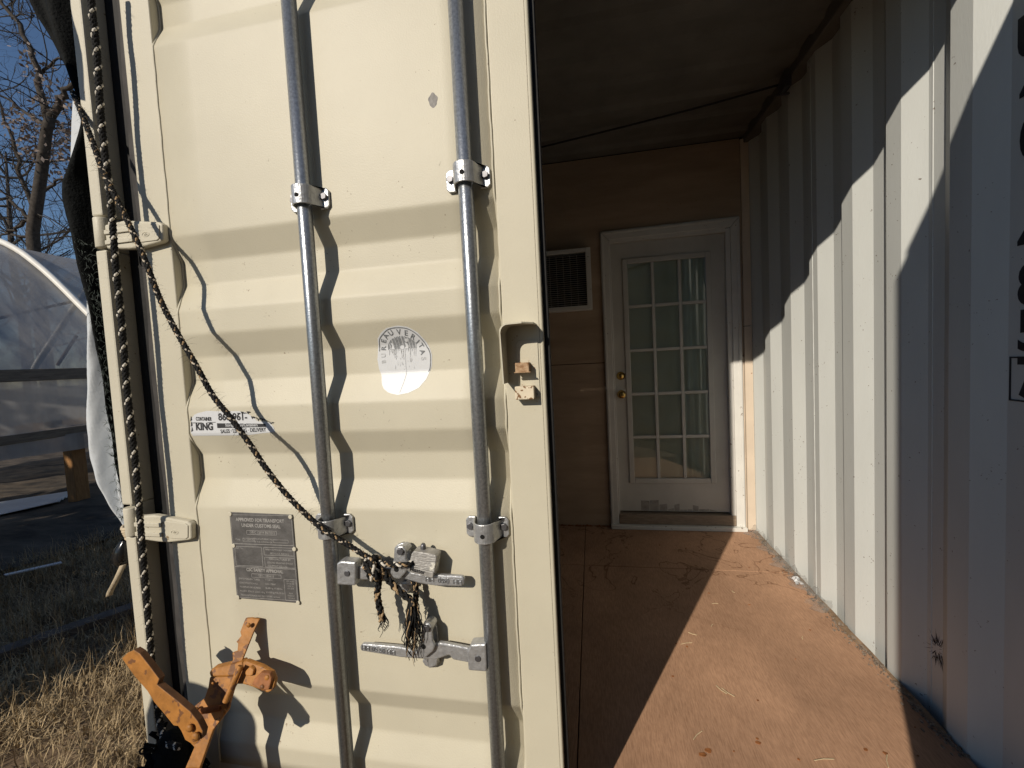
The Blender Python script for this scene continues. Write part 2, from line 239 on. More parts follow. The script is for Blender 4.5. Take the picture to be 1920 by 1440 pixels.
    'H1_bar': [(-0.5057, -0.038, 0.7496), (-0.448, -0.038, 0.7531), (-0.4159, -0.038, 0.7507), (-0.3779, -0.038, 0.7462), (-0.3344, -0.038, 0.7389), (-0.2973, -0.038, 0.7375), (-0.2213, -0.038, 0.7364), (-0.2165, -0.038, 0.7307), (-0.2179, -0.038, 0.7173), (-0.2243, -0.038, 0.711), (-0.2929, -0.038, 0.7091), (-0.333, -0.038, 0.7132), (-0.3795, -0.038, 0.7248), (-0.4217, -0.038, 0.7161), (-0.4507, -0.038, 0.7169), (-0.5084, -0.038, 0.7152)],
    'H1_box': [(-0.548, -0.052, 0.7632), (-0.5352, -0.052, 0.7698), (-0.4942, -0.052, 0.7683), (-0.4997, -0.052, 0.7067), (-0.5512, -0.052, 0.7072)],
    'H1_riv': [(-0.5195, -0.06, 0.7392)],
    'C1_base': [(-0.4082, -0.012, 0.7896), (-0.3994, -0.012, 0.7983), (-0.386, -0.012, 0.8042), (-0.3734, -0.012, 0.8), (-0.3642, -0.012, 0.7832), (-0.3629, -0.012, 0.7554), (-0.3678, -0.012, 0.6835), (-0.3823, -0.012, 0.6718), (-0.3937, -0.012, 0.6721), (-0.4008, -0.012, 0.6866), (-0.4067, -0.012, 0.7193), (-0.4131, -0.012, 0.7535)],
    'C1_front': [(-0.3854, -0.05, 0.8045), (-0.3771, -0.05, 0.8122), (-0.3661, -0.05, 0.8126), (-0.3583, -0.05, 0.8039), (-0.359, -0.05, 0.78), (-0.3526, -0.05, 0.7608), (-0.3647, -0.05, 0.7438), (-0.3799, -0.05, 0.728), (-0.3955, -0.05, 0.7303), (-0.4041, -0.05, 0.7421), (-0.3996, -0.05, 0.7604), (-0.3929, -0.05, 0.7757)],
    'C1_lobe': [(-0.3972, -0.022, 0.6938), (-0.3883, -0.022, 0.7051), (-0.3722, -0.022, 0.7058), (-0.3658, -0.022, 0.6953), (-0.3705, -0.022, 0.6827), (-0.3822, -0.022, 0.6774), (-0.3932, -0.022, 0.6815)],
    'C1_bolts': [(-0.3713, -0.056, 0.8009), (-0.3653, -0.056, 0.7094), (-0.3862, -0.056, 0.7534)],
    'H2_bar': [(-0.5097, -0.038, 0.5361), (-0.5017, -0.038, 0.5447), (-0.4686, -0.038, 0.545), (-0.3954, -0.038, 0.5443), (-0.3545, -0.038, 0.5357), (-0.3092, -0.038, 0.5546), (-0.2899, -0.038, 0.5637), (-0.2624, -0.038, 0.5612), (-0.214, -0.038, 0.5552), (-0.2178, -0.038, 0.5177), (-0.2587, -0.038, 0.5219), (-0.2672, -0.038, 0.5334), (-0.3053, -0.038, 0.518), (-0.3557, -0.038, 0.517), (-0.3973, -0.038, 0.5167), (-0.5066, -0.038, 0.5252)],
    'H2_box': [(-0.2158, -0.052, 0.5565), (-0.2058, -0.052, 0.5752), (-0.1673, -0.052, 0.5796), (-0.1689, -0.052, 0.5093), (-0.2157, -0.052, 0.5087)],
    'H2_riv': [(-0.1893, -0.06, 0.5422)],
    'C2_base': [(-0.3459, -0.012, 0.5875), (-0.3387, -0.012, 0.599), (-0.3254, -0.012, 0.6061), (-0.3145, -0.012, 0.6021), (-0.3061, -0.012, 0.5839), (-0.3052, -0.012, 0.5495), (-0.3068, -0.012, 0.4895), (-0.3178, -0.012, 0.4775), (-0.3341, -0.012, 0.4745), (-0.3432, -0.012, 0.4833), (-0.3506, -0.012, 0.5176), (-0.3536, -0.012, 0.5459)],
    'C2_front': [(-0.3287, -0.05, 0.61), (-0.3203, -0.05, 0.6196), (-0.3095, -0.05, 0.6204), (-0.3039, -0.05, 0.6117), (-0.3038, -0.05, 0.5754), (-0.2978, -0.05, 0.5638), (-0.305, -0.05, 0.5481), (-0.3247, -0.05, 0.5313), (-0.3435, -0.05, 0.5297), (-0.3487, -0.05, 0.5446), (-0.3343, -0.05, 0.5732)],
    'C2_lobe': [(-0.3477, -0.022, 0.4997), (-0.3372, -0.022, 0.5132), (-0.3114, -0.022, 0.5184), (-0.304, -0.022, 0.5096), (-0.31, -0.022, 0.4904), (-0.3264, -0.022, 0.4833), (-0.3405, -0.022, 0.4877)],
    'C2_bolts': [(-0.3156, -0.056, 0.6088), (-0.3135, -0.056, 0.5229), (-0.3281, -0.056, 0.5596)],
}

# ------------------------------------------------------------------ materials
paint = mat('cream_paint', (.535,.50,.392), .5, 0, .06, 2.6, .12, 260, .35, spots=(.30,.25,.18), spot_scale=130, spot_thr=.79)
paint_post = mat('cream_paint_post', (.55,.515,.41), .5, 0, .06, 5, .15, 200, .35, spots=(.28,.21,.13), spot_scale=80, spot_thr=.755)
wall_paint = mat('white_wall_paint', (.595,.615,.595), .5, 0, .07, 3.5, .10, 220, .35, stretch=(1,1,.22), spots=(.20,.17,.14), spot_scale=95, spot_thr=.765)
wall_dim = mat('darkened_wall_paint', (.20,.19,.17), .6, 0, .2, 3)  # unseen left wall, darkened to cut bounce light on the floor
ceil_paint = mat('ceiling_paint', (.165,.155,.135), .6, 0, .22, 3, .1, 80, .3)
galv = mat('galvanized_steel', (.32,.34,.36), .31, .75, .28, 170, .12, 240, .5)
galv_b = mat('zinc_casting', (.46,.47,.48), .40, .65, .2, 60, .35, 120, .5)
bolt_m = mat('bolt_steel', (.16,.16,.17), .45, .8, .2, 80)
black_hole = mat('dark_hole', (.006,.006,.006), .9)
rubber = mat('black_rubber', (.012,.012,.012), .7, 0, .3, 20, .3, 60, .3)
rubber_lip = mat('grey_rubber', (.05,.047,.045), .7, 0, .3, 14, .3, 60, .3)
plywood_paint_sunlit = mat('plywood_paint_sunlit', (.64,.54,.43), .6, 0, .06, 6, .2, 40, .2, spots=(.35,.2,.12), spot_scale=40, spot_thr=.74)  # partition paint kept lighter for the strip where sunlight falls
ply_wall = mat('plywood_paint_shaded', (.42,.315,.225), .65, 0, .13, 2.2, .2, 40, .2, stretch=(1,1,6))  # same partition paint, shade of the panels put into a darker colour
white_trim = mat('white_trim_paint', (.70,.69,.65), .45, 0, .06, 8, .15, 60, .35, spots=(.3,.25,.2), spot_scale=50, spot_thr=.74)
door_paint = mat('white_door_paint', (.57,.56,.52), .42, 0, .09, 4, .08, 60, .4)
peel = mat('peeled_primer', (.34,.32,.29), .7, 0, .25, 30, .3, 60)
brass = mat('brass', (.62,.42,.14), .22, 1.0, .1, 30)
sill_wood = mat('sill_wood', (.30,.235,.175), .6, 0, .3, 20, .2, 40, .3, stretch=(1,10,10))
vinyl = mat('white_vinyl', (.60,.615,.63), .4, 0, .03, 30, .05, 100, .4)
print_black = mat('print_black', (.03,.03,.032), .6, 0, .3, 120)
print_grey = mat('print_grey', (.16,.17,.18), .6, 0, .4, 160)
print_fade = mat('print_faded', (.45,.46,.47), .6, 0, .3, 160)
plate_m = mat('weathered_plate', (.125,.12,.115), .55, .35, .28, 30, .2, 180, .4)
plate_l = mat('plate_lettering', (.37,.36,.34), .55, .2, .2, 60)
rust = mat('rust', (.36,.15,.045), .8, 0, .5, 60, .6, 120, .2, col2=(.62,.46,.30))
tool_m = mat('rusty_orange_paint', (.36,.155,.034), .55, 0, .28, 26, .35, 90, .35, spots=(.17,.075,.03), spot_scale=46, spot_thr=.60)
tool_d = mat('rusty_brown_iron', (.27,.105,.035), .65, 0, .35, 30, .5, 90, .3)
rope_k = mat('rope_black', (.014,.014,.014), .8, 0, .4, 200, .4, 500, .2)
rope_w = mat('rope_white', (.62,.58,.50), .8, 0, .3, 200, .3, 500, .2)
rope_m = mat('rope_flecked', (.02,.02,.02), .8, 0, 0, 6, .3, 500, .2, spots=(.55,.48,.38), spot_scale=70, spot_thr=.45)
rope_t = mat('rope_tan', (.36,.25,.14), .85, 0, .35, 200, .3, 500, .2, spots=(.02,.02,.02), spot_scale=60, spot_thr=.55)
tarp_k = mat('black_tarp', (.006,.007,.007), .8, 0, .5, 30, .6, 140, .1)
tarp_w = mat('white_tarp', (.55,.58,.60), .5, 0, .06, 14, .6, 22, .3)
strap_m = mat('canvas_strap', (.50,.42,.30), .85, 0, .2, 60, .4, 300, .1)
plastic_k = mat('black_plastic', (.015,.015,.015), .16, 0, .2, 20, 0, 60, .5)
ground_m = mat('dry_soil', (.19,.135,.085), .95, 0, .4, 3, .8, 14, .1)
cloth_m = mat('weed_cloth', (.045,.039,.034), .85, 0, .5, 2.2, .9, 7, .2, col2=(.12,.095,.07), stretch=(1,2.6,1))
wood_m = mat('weathered_board', (.20,.165,.125), .8, 0, .3, 7, .4, 30, .2, stretch=(8,1,8))
post_m = mat('orange_wood_post', (.30,.155,.06), .7, 0, .25, 9, .3, 30, .2, stretch=(6,6,.8))
grey_wood = mat('grey_wood', (.14,.115,.095), .85, 0, .3, 10, .5, 40, .1)
pvc = mat('white_pipe', (.72,.70,.64), .45, 0, .08, 10)
metal_sheet = mat('white_sheet_metal', (.70,.72,.74), .4, .1, .08, 6)
bark = mat('oak_bark', (.062,.053,.045), .9, 0, .4, 9, .9, 30, .1)
twig_m = mat('twig_bark', (.04,.035,.03), .9, 0, .3, 9)
leaf_m = mat('dry_leaf', (.15,.09,.06), .8, 0, .45, 5, col2=(.36,.30,.26))
grass_m = mat('dry_grass', (.30,.205,.10), .8, 0, .6, 9, col2=(.70,.54,.32), spec=.15)
ever_m = mat('evergreen_leaf', (.05,.075,.03), .7, 0, .4, 4)
drum_m = mat('blue_plastic', (.03,.07,.2), .5)
cable_m = mat('black_cable', (.01,.01,.01), .6)
straw_m = mat('straw', (.55,.45,.28), .8, 0, .2, 50)
vent_m = mat('grille_grey', (.50,.48,.45), .5, .3)

def film_mat(name, col, opacity, rough=.15):
    m = bpy.data.materials.new(name); m.use_nodes = True; n, l = m.node_tree.nodes, m.node_tree.links
    for x in list(n): n.remove(x)
    out = n.new('ShaderNodeOutputMaterial'); mix = n.new('ShaderNodeMixShader'); tr = n.new('ShaderNodeBsdfTransparent')
    p = n.new('ShaderNodeBsdfPrincipled'); p.inputs['Base Color'].default_value = (*col,1); p.inputs['Roughness'].default_value = rough
    p.inputs['Subsurface Weight'].default_value = 0
    t = n.new('ShaderNodeTexNoise'); t.inputs['Scale'].default_value = 2.2; t.inputs['Detail'].default_value = 6
    tc = n.new('ShaderNodeTexCoord'); mp = n.new('ShaderNodeMapping'); mp.inputs['Rotation'].default_value = (.5,.2,.3); mp.inputs['Scale'].default_value = (1,2.5,.7)
    l.new(tc.outputs['Object'], mp.inputs[0]); l.new(mp.outputs[0], t.inputs[0])
    r = n.new('ShaderNodeMapRange'); r.inputs[1].default_value = .3; r.inputs[2].default_value = .7
    r.inputs[3].default_value = opacity-.2; r.inputs[4].default_value = min(1, opacity+.2)
    l.new(t.outputs[0], r.inputs[0]); l.new(r.outputs[0], mix.inputs[0])
    bp = n.new('ShaderNodeBump'); bp.inputs['Strength'].default_value = .5; bp.inputs['Distance'].default_value = .03
    l.new(t.outputs[0], bp.inputs['Height']); l.new(bp.outputs[0], p.inputs['Normal'])
    tl = n.new('ShaderNodeBsdfTranslucent'); tl.inputs[0].default_value = (*col,1)
    m2 = n.new('ShaderNodeMixShader'); m2.inputs[0].default_value = .35; l.new(p.outputs[0], m2.inputs[1]); l.new(tl.outputs[0], m2.inputs[2])
    l.new(tr.outputs[0], mix.inputs[1]); l.new(m2.outputs[0], mix.inputs[2]); l.new(mix.outputs[0], out.inputs[0])
    return m
film = film_mat('greenhouse_film', (.43,.42,.41), .78, .3)
clear_film = film_mat('clear_film', (.5,.5,.48), .22, .1)
def glass_mat():
    m = bpy.data.materials.new('window_glass'); m.use_nodes = True; n, l = m.node_tree.nodes, m.node_tree.links
    for x in list(n): n.remove(x)
    out = n.new('ShaderNodeOutputMaterial'); mix = n.new('ShaderNodeMixShader'); tr = n.new('ShaderNodeBsdfTransparent')
    tr.inputs[0].default_value = (.88,.91,.87,1)
    g = n.new('ShaderNodeBsdfGlossy'); g.inputs['Roughness'].default_value = .02; fr = n.new('ShaderNodeFresnel'); fr.inputs[0].default_value = 1.5
    ma = n.new('ShaderNodeMath'); ma.operation = 'MULTIPLY'; ma.inputs[1].default_value = 2.0
    l.new(fr.outputs[0], ma.inputs[0]); l.new(ma.outputs[0], mix.inputs[0]); l.new(tr.outputs[0], mix.inputs[1]); l.new(g.outputs[0], mix.inputs[2]); l.new(mix.outputs[0], out.inputs[0])
    return m
glass = glass_mat()
curtain_m = mat('pale_curtain', (.80,.81,.74), .35, 0, .12, 3, .15, 12, .5)
def floor_mat():
    m = mat('stained_plywood', (.435,.262,.165), .7, 0, .27, 1.7, .25, 60, .2, stretch=(1.0,.7,1.0), spots=(.22,.13,.075), spot_scale=42, spot_thr=.815)
    n, l = m.node_tree.nodes, m.node_tree.links; b = n['Principled BSDF']
    tc = n.new('ShaderNodeTexCoord'); mp = n.new('ShaderNodeMapping'); mp.inputs['Rotation'].default_value = (0,0,math.radians(10)); mp.inputs['Scale'].default_value = (150,16,1)
    l.new(tc.outputs['Object'], mp.inputs[0])
    t = n.new('ShaderNodeTexNoise'); t.inputs['Scale'].default_value = 1.6; t.inputs['Detail'].default_value = 5; t.inputs['Distortion'].default_value = .6; l.new(mp.outputs[0], t.inputs[0])
    src = b.inputs['Base Color'].links[0].from_socket
    mx = n.new('ShaderNodeMix'); mx.data_type = 'RGBA'; mx.blend_type = 'MULTIPLY'
    r = n.new('ShaderNodeValToRGB'); r.color_ramp.elements[0].position = .33; r.color_ramp.elements[0].color = (.64,.58,.53,1); r.color_ramp.elements[1].position = .62; r.color_ramp.elements[1].color = (1.2,1.18,1.16,1)
    l.new(t.outputs[0], r.inputs[0]); mx.inputs['Factor'].default_value = .5; l.new(src, mx.inputs['A']); l.new(r.outputs[0], mx.inputs['B'])
    # water rings: thin dark contour lines of a slow noise
    t2 = n.new('ShaderNodeTexNoise'); t2.inputs['Scale'].default_value = 3.2; t2.inputs['Detail'].default_value = 4; t2.inputs['Distortion'].default_value = 1.2; l.new(tc.outputs['Object'], t2.inputs[0])
    ab = n.new('ShaderNodeMath'); ab.operation = 'SUBTRACT'; ab.inputs[1].default_value = .56; l.new(t2.outputs[0], ab.inputs[0])
    a2 = n.new('ShaderNodeMath'); a2.operation = 'ABSOLUTE'; l.new(ab.outputs[0], a2.inputs[0])
    r2 = n.new('ShaderNodeMapRange'); r2.inputs[1].default_value = .0; r2.inputs[2].default_value = .014; r2.inputs[3].default_value = .8; r2.inputs[4].default_value = 0.0; l.new(a2.outputs[0], r2.inputs[0])
    sx = n.new('ShaderNodeSeparateXYZ'); l.new(tc.outputs['Object'], sx.inputs[0])
    gy = n.new('ShaderNodeMapRange'); gy.inputs[1].default_value = .85; gy.inputs[2].default_value = 1.35; gy.inputs[3].default_value = 0; gy.inputs[4].default_value = 1; l.new(sx.outputs[1], gy.inputs[0])
    mm = n.new('ShaderNodeMath'); mm.operation = 'MULTIPLY'; l.new(r2.outputs[0], mm.inputs[0]); l.new(gy.outputs[0], mm.inputs[1])
    mx2 = n.new('ShaderNodeMix'); mx2.data_type = 'RGBA'; l.new(mm.outputs[0], mx2.inputs['Factor']); l.new(mx.outputs['Result'], mx2.inputs['A']); mx2.inputs['B'].default_value = (.14,.065,.03,1)
    l.new(mx2.outputs['Result'], b.inputs['Base Color'])
    return m
floor_m = floor_mat()

# ------------------------------------------------------------------ ground
b = MB(); xs = np.concatenate([np.linspace(-300,-12,8), np.linspace(-10,8,46), np.linspace(12,300,8)])
ys = np.concatenate([np.linspace(-300,-8,8), np.linspace(-6,12,46), np.linspace(16,300,8)])
rows = []
for y in ys:
    rows.append([(x, y, -.32 + (.03*math.sin(x*1.7+y)*math.cos(y*1.3-x*.4) if abs(x) < 11 and abs(y) < 13 and not (-1.6 < x < 1.5) else 0)) for x in xs])
structure(b.sheet(rows).build('ground', ground_m, smooth=True))
b = MB(); rows = []
rr = random.Random(3)
for i in range(30):
    y = .9 + i*.32; row = []
    for j in range(24):
        x = -4.35 - j*.36 - .12*max(0, 3.6-y) + .06*math.sin(y*3)
        row.append((x, y+.05*math.sin(x*2), -.262 + .028*math.sin(x*3.1+y*2.3)*math.cos(y*4.1) + rr.uniform(-.008,.008)))
    rows.append(row)
structure(b.sheet(rows).build('ground_cloth', cloth_m, smooth=True))

# ------------------------------------------------------------------ container shell
D = 2.1365; HI = 2.647; YB = 6.0; YW = D+.03
cont = thing('shipping_container', 'open white painted steel shipping container with corrugated side wall and stained plywood floor', 'container', (0,0,-.15))
def P(bm, name, m, **k):
    o = bm.build(name, m, None, **k); o.parent = cont; o.matrix_parent_inverse = Matrix.Translation((0,0,.15)); return o
prof = [(0.06,1.175),(.162,1.175)]
k = 0
while .162+.278*k < YB-.3:
    y = .162+.278*k
    prof += [(y+.075,1.175),(y+.143,1.211),(y+.210,1.211),(y+.278,1.175)]; k += 1
prof.append((YB,1.175))
w = MB(); w.sheet([[(x,y,z) for y,x in prof] for z in (-.06,.6,1.3,2.0,2.60)])
P(w, 'side_wall', wall_paint, solid=.002)
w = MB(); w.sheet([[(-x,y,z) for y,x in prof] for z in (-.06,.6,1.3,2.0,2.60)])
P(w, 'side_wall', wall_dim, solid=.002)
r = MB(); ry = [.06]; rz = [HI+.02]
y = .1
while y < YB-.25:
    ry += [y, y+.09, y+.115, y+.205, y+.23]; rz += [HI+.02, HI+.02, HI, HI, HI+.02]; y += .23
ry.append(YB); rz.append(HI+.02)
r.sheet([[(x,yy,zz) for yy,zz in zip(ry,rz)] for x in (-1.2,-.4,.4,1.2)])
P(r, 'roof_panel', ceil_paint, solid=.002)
for sx in (-1,1):
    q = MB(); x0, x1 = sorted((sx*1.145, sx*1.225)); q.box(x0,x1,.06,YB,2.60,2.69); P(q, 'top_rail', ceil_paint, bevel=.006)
    q = MB(); x0, x1 = sorted((sx*1.16, sx*1.225)); q.box(x0,x1,.06,YB,-.16,-.06); P(q, 'bottom_rail', wall_paint, bevel=.006)
q = MB(); q.box(-1.25,1.25,-.005,.06,2.536,2.72); P(q, 'door_header', paint_post, bevel=.005)
q = MB(); q.box(-1.25,1.25,.0,.09,-.16,-.012); P(q, 'door_sill', paint_post, bevel=.005)
q = MB(); q.box(-1.2,1.2,YB,YB+.05,-.16,2.7); P(q, 'rear_wall', wall_paint)
# floor sheets, butted with narrow gaps
for x0,x1,y0,y1 in ((-1.165,.013,.02,1.53),(.017,1.168,.02,1.53),(-1.165,.013,1.534,YW),(.017,1.168,1.534,YW),(-1.165,1.168,YW+.05,YB)):
    q = MB(); q.box(x0,x1,y0,y1,-.028,0); P(q, 'floor_sheet', floor_m, bevel=.0015)
q = MB(); q.box(-1.165,1.168,.02,YB,-.06,-.032); P(q, 'floor_base', black_hole)
# corner posts: a front lip, set back flange, broken at the hinge barrels
for sx in (-1,1):
    q = MB()
    for z0,z1 in ((-.15,.80),(.893,1.622),(1.716,2.53)):
        x0,x1 = sorted((sx*1.25, sx*1.212)); q.box(x0,x1,-.016,.05,z0,z1)
    x0,x1 = sorted((sx*1.25, sx*1.2125)); q.box(x0,x1,.004,.05,.80,.893); q.box(x0,x1,.004,.05,1.622,1.716)
    o = P(q, 'corner_post', paint_post, bevel=.005)
    q = MB(); x0,x1 = sorted((sx*1.25, sx*1.10)); q.box(x0,x1,.0505,.058,-.01,2.52); P(q, 'corner_post_flange', paint_post)
q = MB(); q.tube([(1.1738+.0004*math.sin(z*60),1.318,z) for z in np.arange(-.05,2.6,.03)], .0022, 5); q.tube([(1.2098,.632,z) for z in np.arange(-.05,2.6,.05)], .002, 5); P(q, 'weld_bead', wall_paint, smooth=True)
# container number on the flat of the side wall
def on_wall(y, z): return Matrix.Translation((1.2085, y, z)) @ Matrix(((0,0,-1,0),(-1,0,0,0),(0,1,0,0),(0,0,0,1)))
chars = [('U',1.993),('4',1.868),('0',1.742),('1',1.618),('4',1.498),('8',1.375),('5',1.258),('7',1.137)]
its = [text('t', c, .145, on_wall(.316, z), print_black, bold=.004, squeeze=.86) for c,z in chars]
o = join_text('container_number', its, print_black, None); o.parent = cont; o.matrix_parent_inverse = Matrix.Translation((0,0,.15))
q = MB()
for y0,y1,z0,z1 in ((.362,.366,1.078,1.196),(.266,.270,1.078,1.196),(.27,.362,1.078,1.082),(.27,.362,1.192,1.196)): q.box(1.2080,1.2098,y0,y1,z0,z1)
P(q, 'check_digit_frame', print_black)
q = MB()
for i in range(70):
    a = random.uniform(0,6.28); r0 = random.uniform(.010,.034); ln = random.uniform(.010,.03); wd = .0017
    y0,z0 = .605+math.cos(a)*r0*.9, .215+math.sin(a)*r0*1.25; y1,z1 = y0+math.cos(a)*ln, z0+math.sin(a)*ln*1.3
    xx = 1.1745+(.036*max(0,min(1,(y0-.583)/.068)) if False else 0)
    def wx(yy):
        ys_ = [p[0] for p in prof]; xs_ = [p[1] for p in prof]; return float(np.interp(yy, ys_, xs_))-.0018
    q.add([(wx(y0-wd),y0-wd,z0),(wx(y0+wd),y0+wd,z0),(wx(y1),y1,z1)],[(0,1,2)])
P(q, 'scuff_mark', print_black)
# lashing ring on the top rail and the cable tied to it
q = MB(); q.box(1.118,1.146,1.44,1.53,2.555,2.61); q.tube([(1.118+.03*math.sin(a), 1.485+.035*math.cos(a), 2.56-.02*(1-math.cos(a))) for a in np.linspace(0,2*math.pi,14)], .006, 6)
P(q, 'lashing_ring', bolt_m)
tag(MB().tube(spline(DATA['cable'], 40), .0055, 6).build('ceiling_cable', cable_m, smooth=True), 'thin dark cable sagging just under the container ceiling', 'cable')

# ------------------------------------------------------------------ partition wall with door and air conditioner
pw = thing('partition_wall', 'painted plywood partition closing the container behind the glazed door', 'wall', (0,D,0))
def at(parent):
    bpy.context.view_layer.update()
    inv = parent.matrix_world.inverted()
    def f(bm, name, m, **k):
        o = bm.build(name, m, None, **k); o.parent = parent; o.matrix_parent_inverse = inv; return o
    return f
PW = at(pw)
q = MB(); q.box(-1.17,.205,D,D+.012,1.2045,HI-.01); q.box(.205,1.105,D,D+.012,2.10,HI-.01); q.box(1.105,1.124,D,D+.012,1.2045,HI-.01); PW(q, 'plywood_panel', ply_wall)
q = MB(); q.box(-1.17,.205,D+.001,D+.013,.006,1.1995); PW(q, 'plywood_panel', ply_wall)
q = MB(); q.box(1.105,1.124,D+.001,D+.013,.0,1.2); q.box(1.126,1.19,D-.012,D+.006,1.405,HI-.02); PW(q, 'corner_strip', plywood_paint_sunlit, bevel=.0015)
q = MB(); q.box(1.126,1.19,D-.012,D+.006,.0,1.401); PW(q, 'corner_strip', plywood_paint_sunlit, bevel=.0015)
q = MB(); q.box(-1.17,.2,D+.014,D+.03,0,HI); q.box(1.1,1.19,D+.014,D+.03,0,HI); q.box(.2,1.1,D+.014,D+.03,2.12,HI); PW(q, 'backing_frame', black_hole)
q = MB()
for i in range(60):
    x = random.uniform(-1.1,1.1); z = random.choice([random.uniform(2.2,2.62), 2.62])
    q.hexa((x, D-.0002, z), .003, .0008, 5)
for z in np.arange(.1,2.5,.21): q.hexa((1.176, D-.012, z+random.uniform(-.03,.03)), .004, .0008, 5)
PW(q, 'nail_head', rust)
# ragged crumbs along the seam and the floor joint
q = MB()
for i in range(46):
    x = -1.1+i*.028+random.uniform(-.01,.01)
    q.prism([(x,D-.001,0),(x+.03,D-.001,0),(x+.02,D-.001,random.uniform(.004,.014)),(x+.006,D-.001,random.uniform(.004,.012))],(0,-.006,0))
PW(q, 'sealant_bead', tool_d)

gd = thing('glazed_door', 'white fifteen-pane glazed door closed at the back of the container', 'door', (.64,D,0))
G = at(gd)
cz = 2.125
def casing_piece(pts, th): return MB().prism(pts, (0,-th,0))
q = casing_piece([(.200,D,.02),(.258,D,.02),(.258,D,2.058),(.200,D,2.122)], .018); G(q, 'casing', white_trim, bevel=.004)
q = casing_piece([(1.110,D,.02),(1.052,D,.02),(1.052,D,2.064),(1.110,D,2.130)], .018); G(q, 'casing', white_trim, bevel=.004)
q = casing_piece([(.201,D,2.1235),(.259,D,2.0595),(1.051,D,2.0655),(1.109,D,2.1315)], .018); G(q, 'casing', white_trim, bevel=.004)
q = casing_piece([(.207,D-.018,.02),(.222,D-.018,.02),(.222,D-.018,2.098),(.207,D-.018,2.114)], .006)
q.prism([(1.103,D-.018,.02),(1.088,D-.018,.02),(1.088,D-.018,2.105),(1.103,D-.018,2.121)], (0,-.006,0))
q.prism([(.208,D-.018,2.1155),(.224,D-.018,2.0995),(1.087,D-.018,2.1065),(1.102,D-.018,2.1225)], (0,-.006,0)); G(q, 'casing_moulding', white_trim, bevel=.002)
q = MB(); q.box(.2585,.268,D-.010,D+.07,.03,2.058); q.box(1.022,1.0515,D-.010,D+.07,.03,2.062); q.box(.268,1.022,D-.0099,D+.07,2.04,2.066); G(q, 'jamb', white_trim, bevel=.002)
DY = D+.022
# slab: stiles and rails around the lite
q = MB(); q.box(.269,.352,DY,DY+.04,.112,2.038); q.box(.928,1.021,DY,DY+.04,.112,2.038); q.box(.352,.928,DY,DY+.04,1.92,2.038); q.box(.352,.928,DY,DY+.04,.112,.324)
G(q, 'slab', door_paint, bevel=.0)
lx0,lx1,lz0,lz1 = .352,.928,.324,1.920
q = MB(); fw=.030
q.box(lx0-.006,lx0+fw,DY-.010,DY+.01,lz0-.006,lz1+.006); q.box(lx1-fw,lx1+.006,DY-.010,DY+.01,lz0-.006,lz1+.006)
q.box(lx0+fw,lx1-fw,DY-.0095,DY+.01,lz1-fw,lz1+.006); q.box(lx0+fw,lx1-fw,DY-.0095,DY+.01,lz0-.006,lz0+fw); lf = G(q, 'lite_frame', door_paint, bevel=.004)
gx0,gx1,gz0,gz1 = lx0+fw,lx1-fw,lz0+fw,lz1-fw
mw = .022
pwid = (gx1-gx0-2*mw)/3; ph = (gz1-gz0-4*mw)/5
for i in (1,2):
    x = gx0+i*pwid+(i-1)*mw; q = MB(); q.box(x,x+mw,DY-.006,DY+.008,gz0,gz1); G(q, 'muntin', door_paint, bevel=.003)
for j in (1,2,3,4):
    z = gz0+j*ph+(j-1)*mw
    for i in range(3):
        x = gx0+i*(pwid+mw); q = MB(); q.box(x,x+pwid,DY-.0055,DY+.008,z,z+mw); G(q, 'muntin', door_paint, bevel=.003)
for j in range(5):
    for i in range(3):
        x = gx0+i*(pwid+mw); z = gz0+j*(ph+mw); q = MB(); a = random.uniform(-.0006,.0006); c = random.uniform(-.0006,.0006)
        q.prism([(x,DY+.004+a,z),(x+pwid,DY+.004-a,z),(x+pwid,DY+.004-a+c,z+ph),(x,DY+.004+a+c,z+ph)], (0,.003,0)); G(q, 'pane', glass)
q = MB(); rows = []
for jz in range(12):
    z = gz0-.02+(gz1-gz0+.04)*jz/11
    rows.append([(gx0-.02+(gx1-gx0+.04)*i/80, DY+.03+.0025*math.sin(i*.22+jz*.35)+(.007*math.sin(i*.8+jz*.1) if i > 55 else 0), z) for i in range(81)])
G(q.sheet(rows), 'curtain', curtain_m, smooth=True)
q = MB(); q.box(.2,1.1,DY+.06,DY+.07,.02,2.1); G(q, 'backing_board', black_hole)
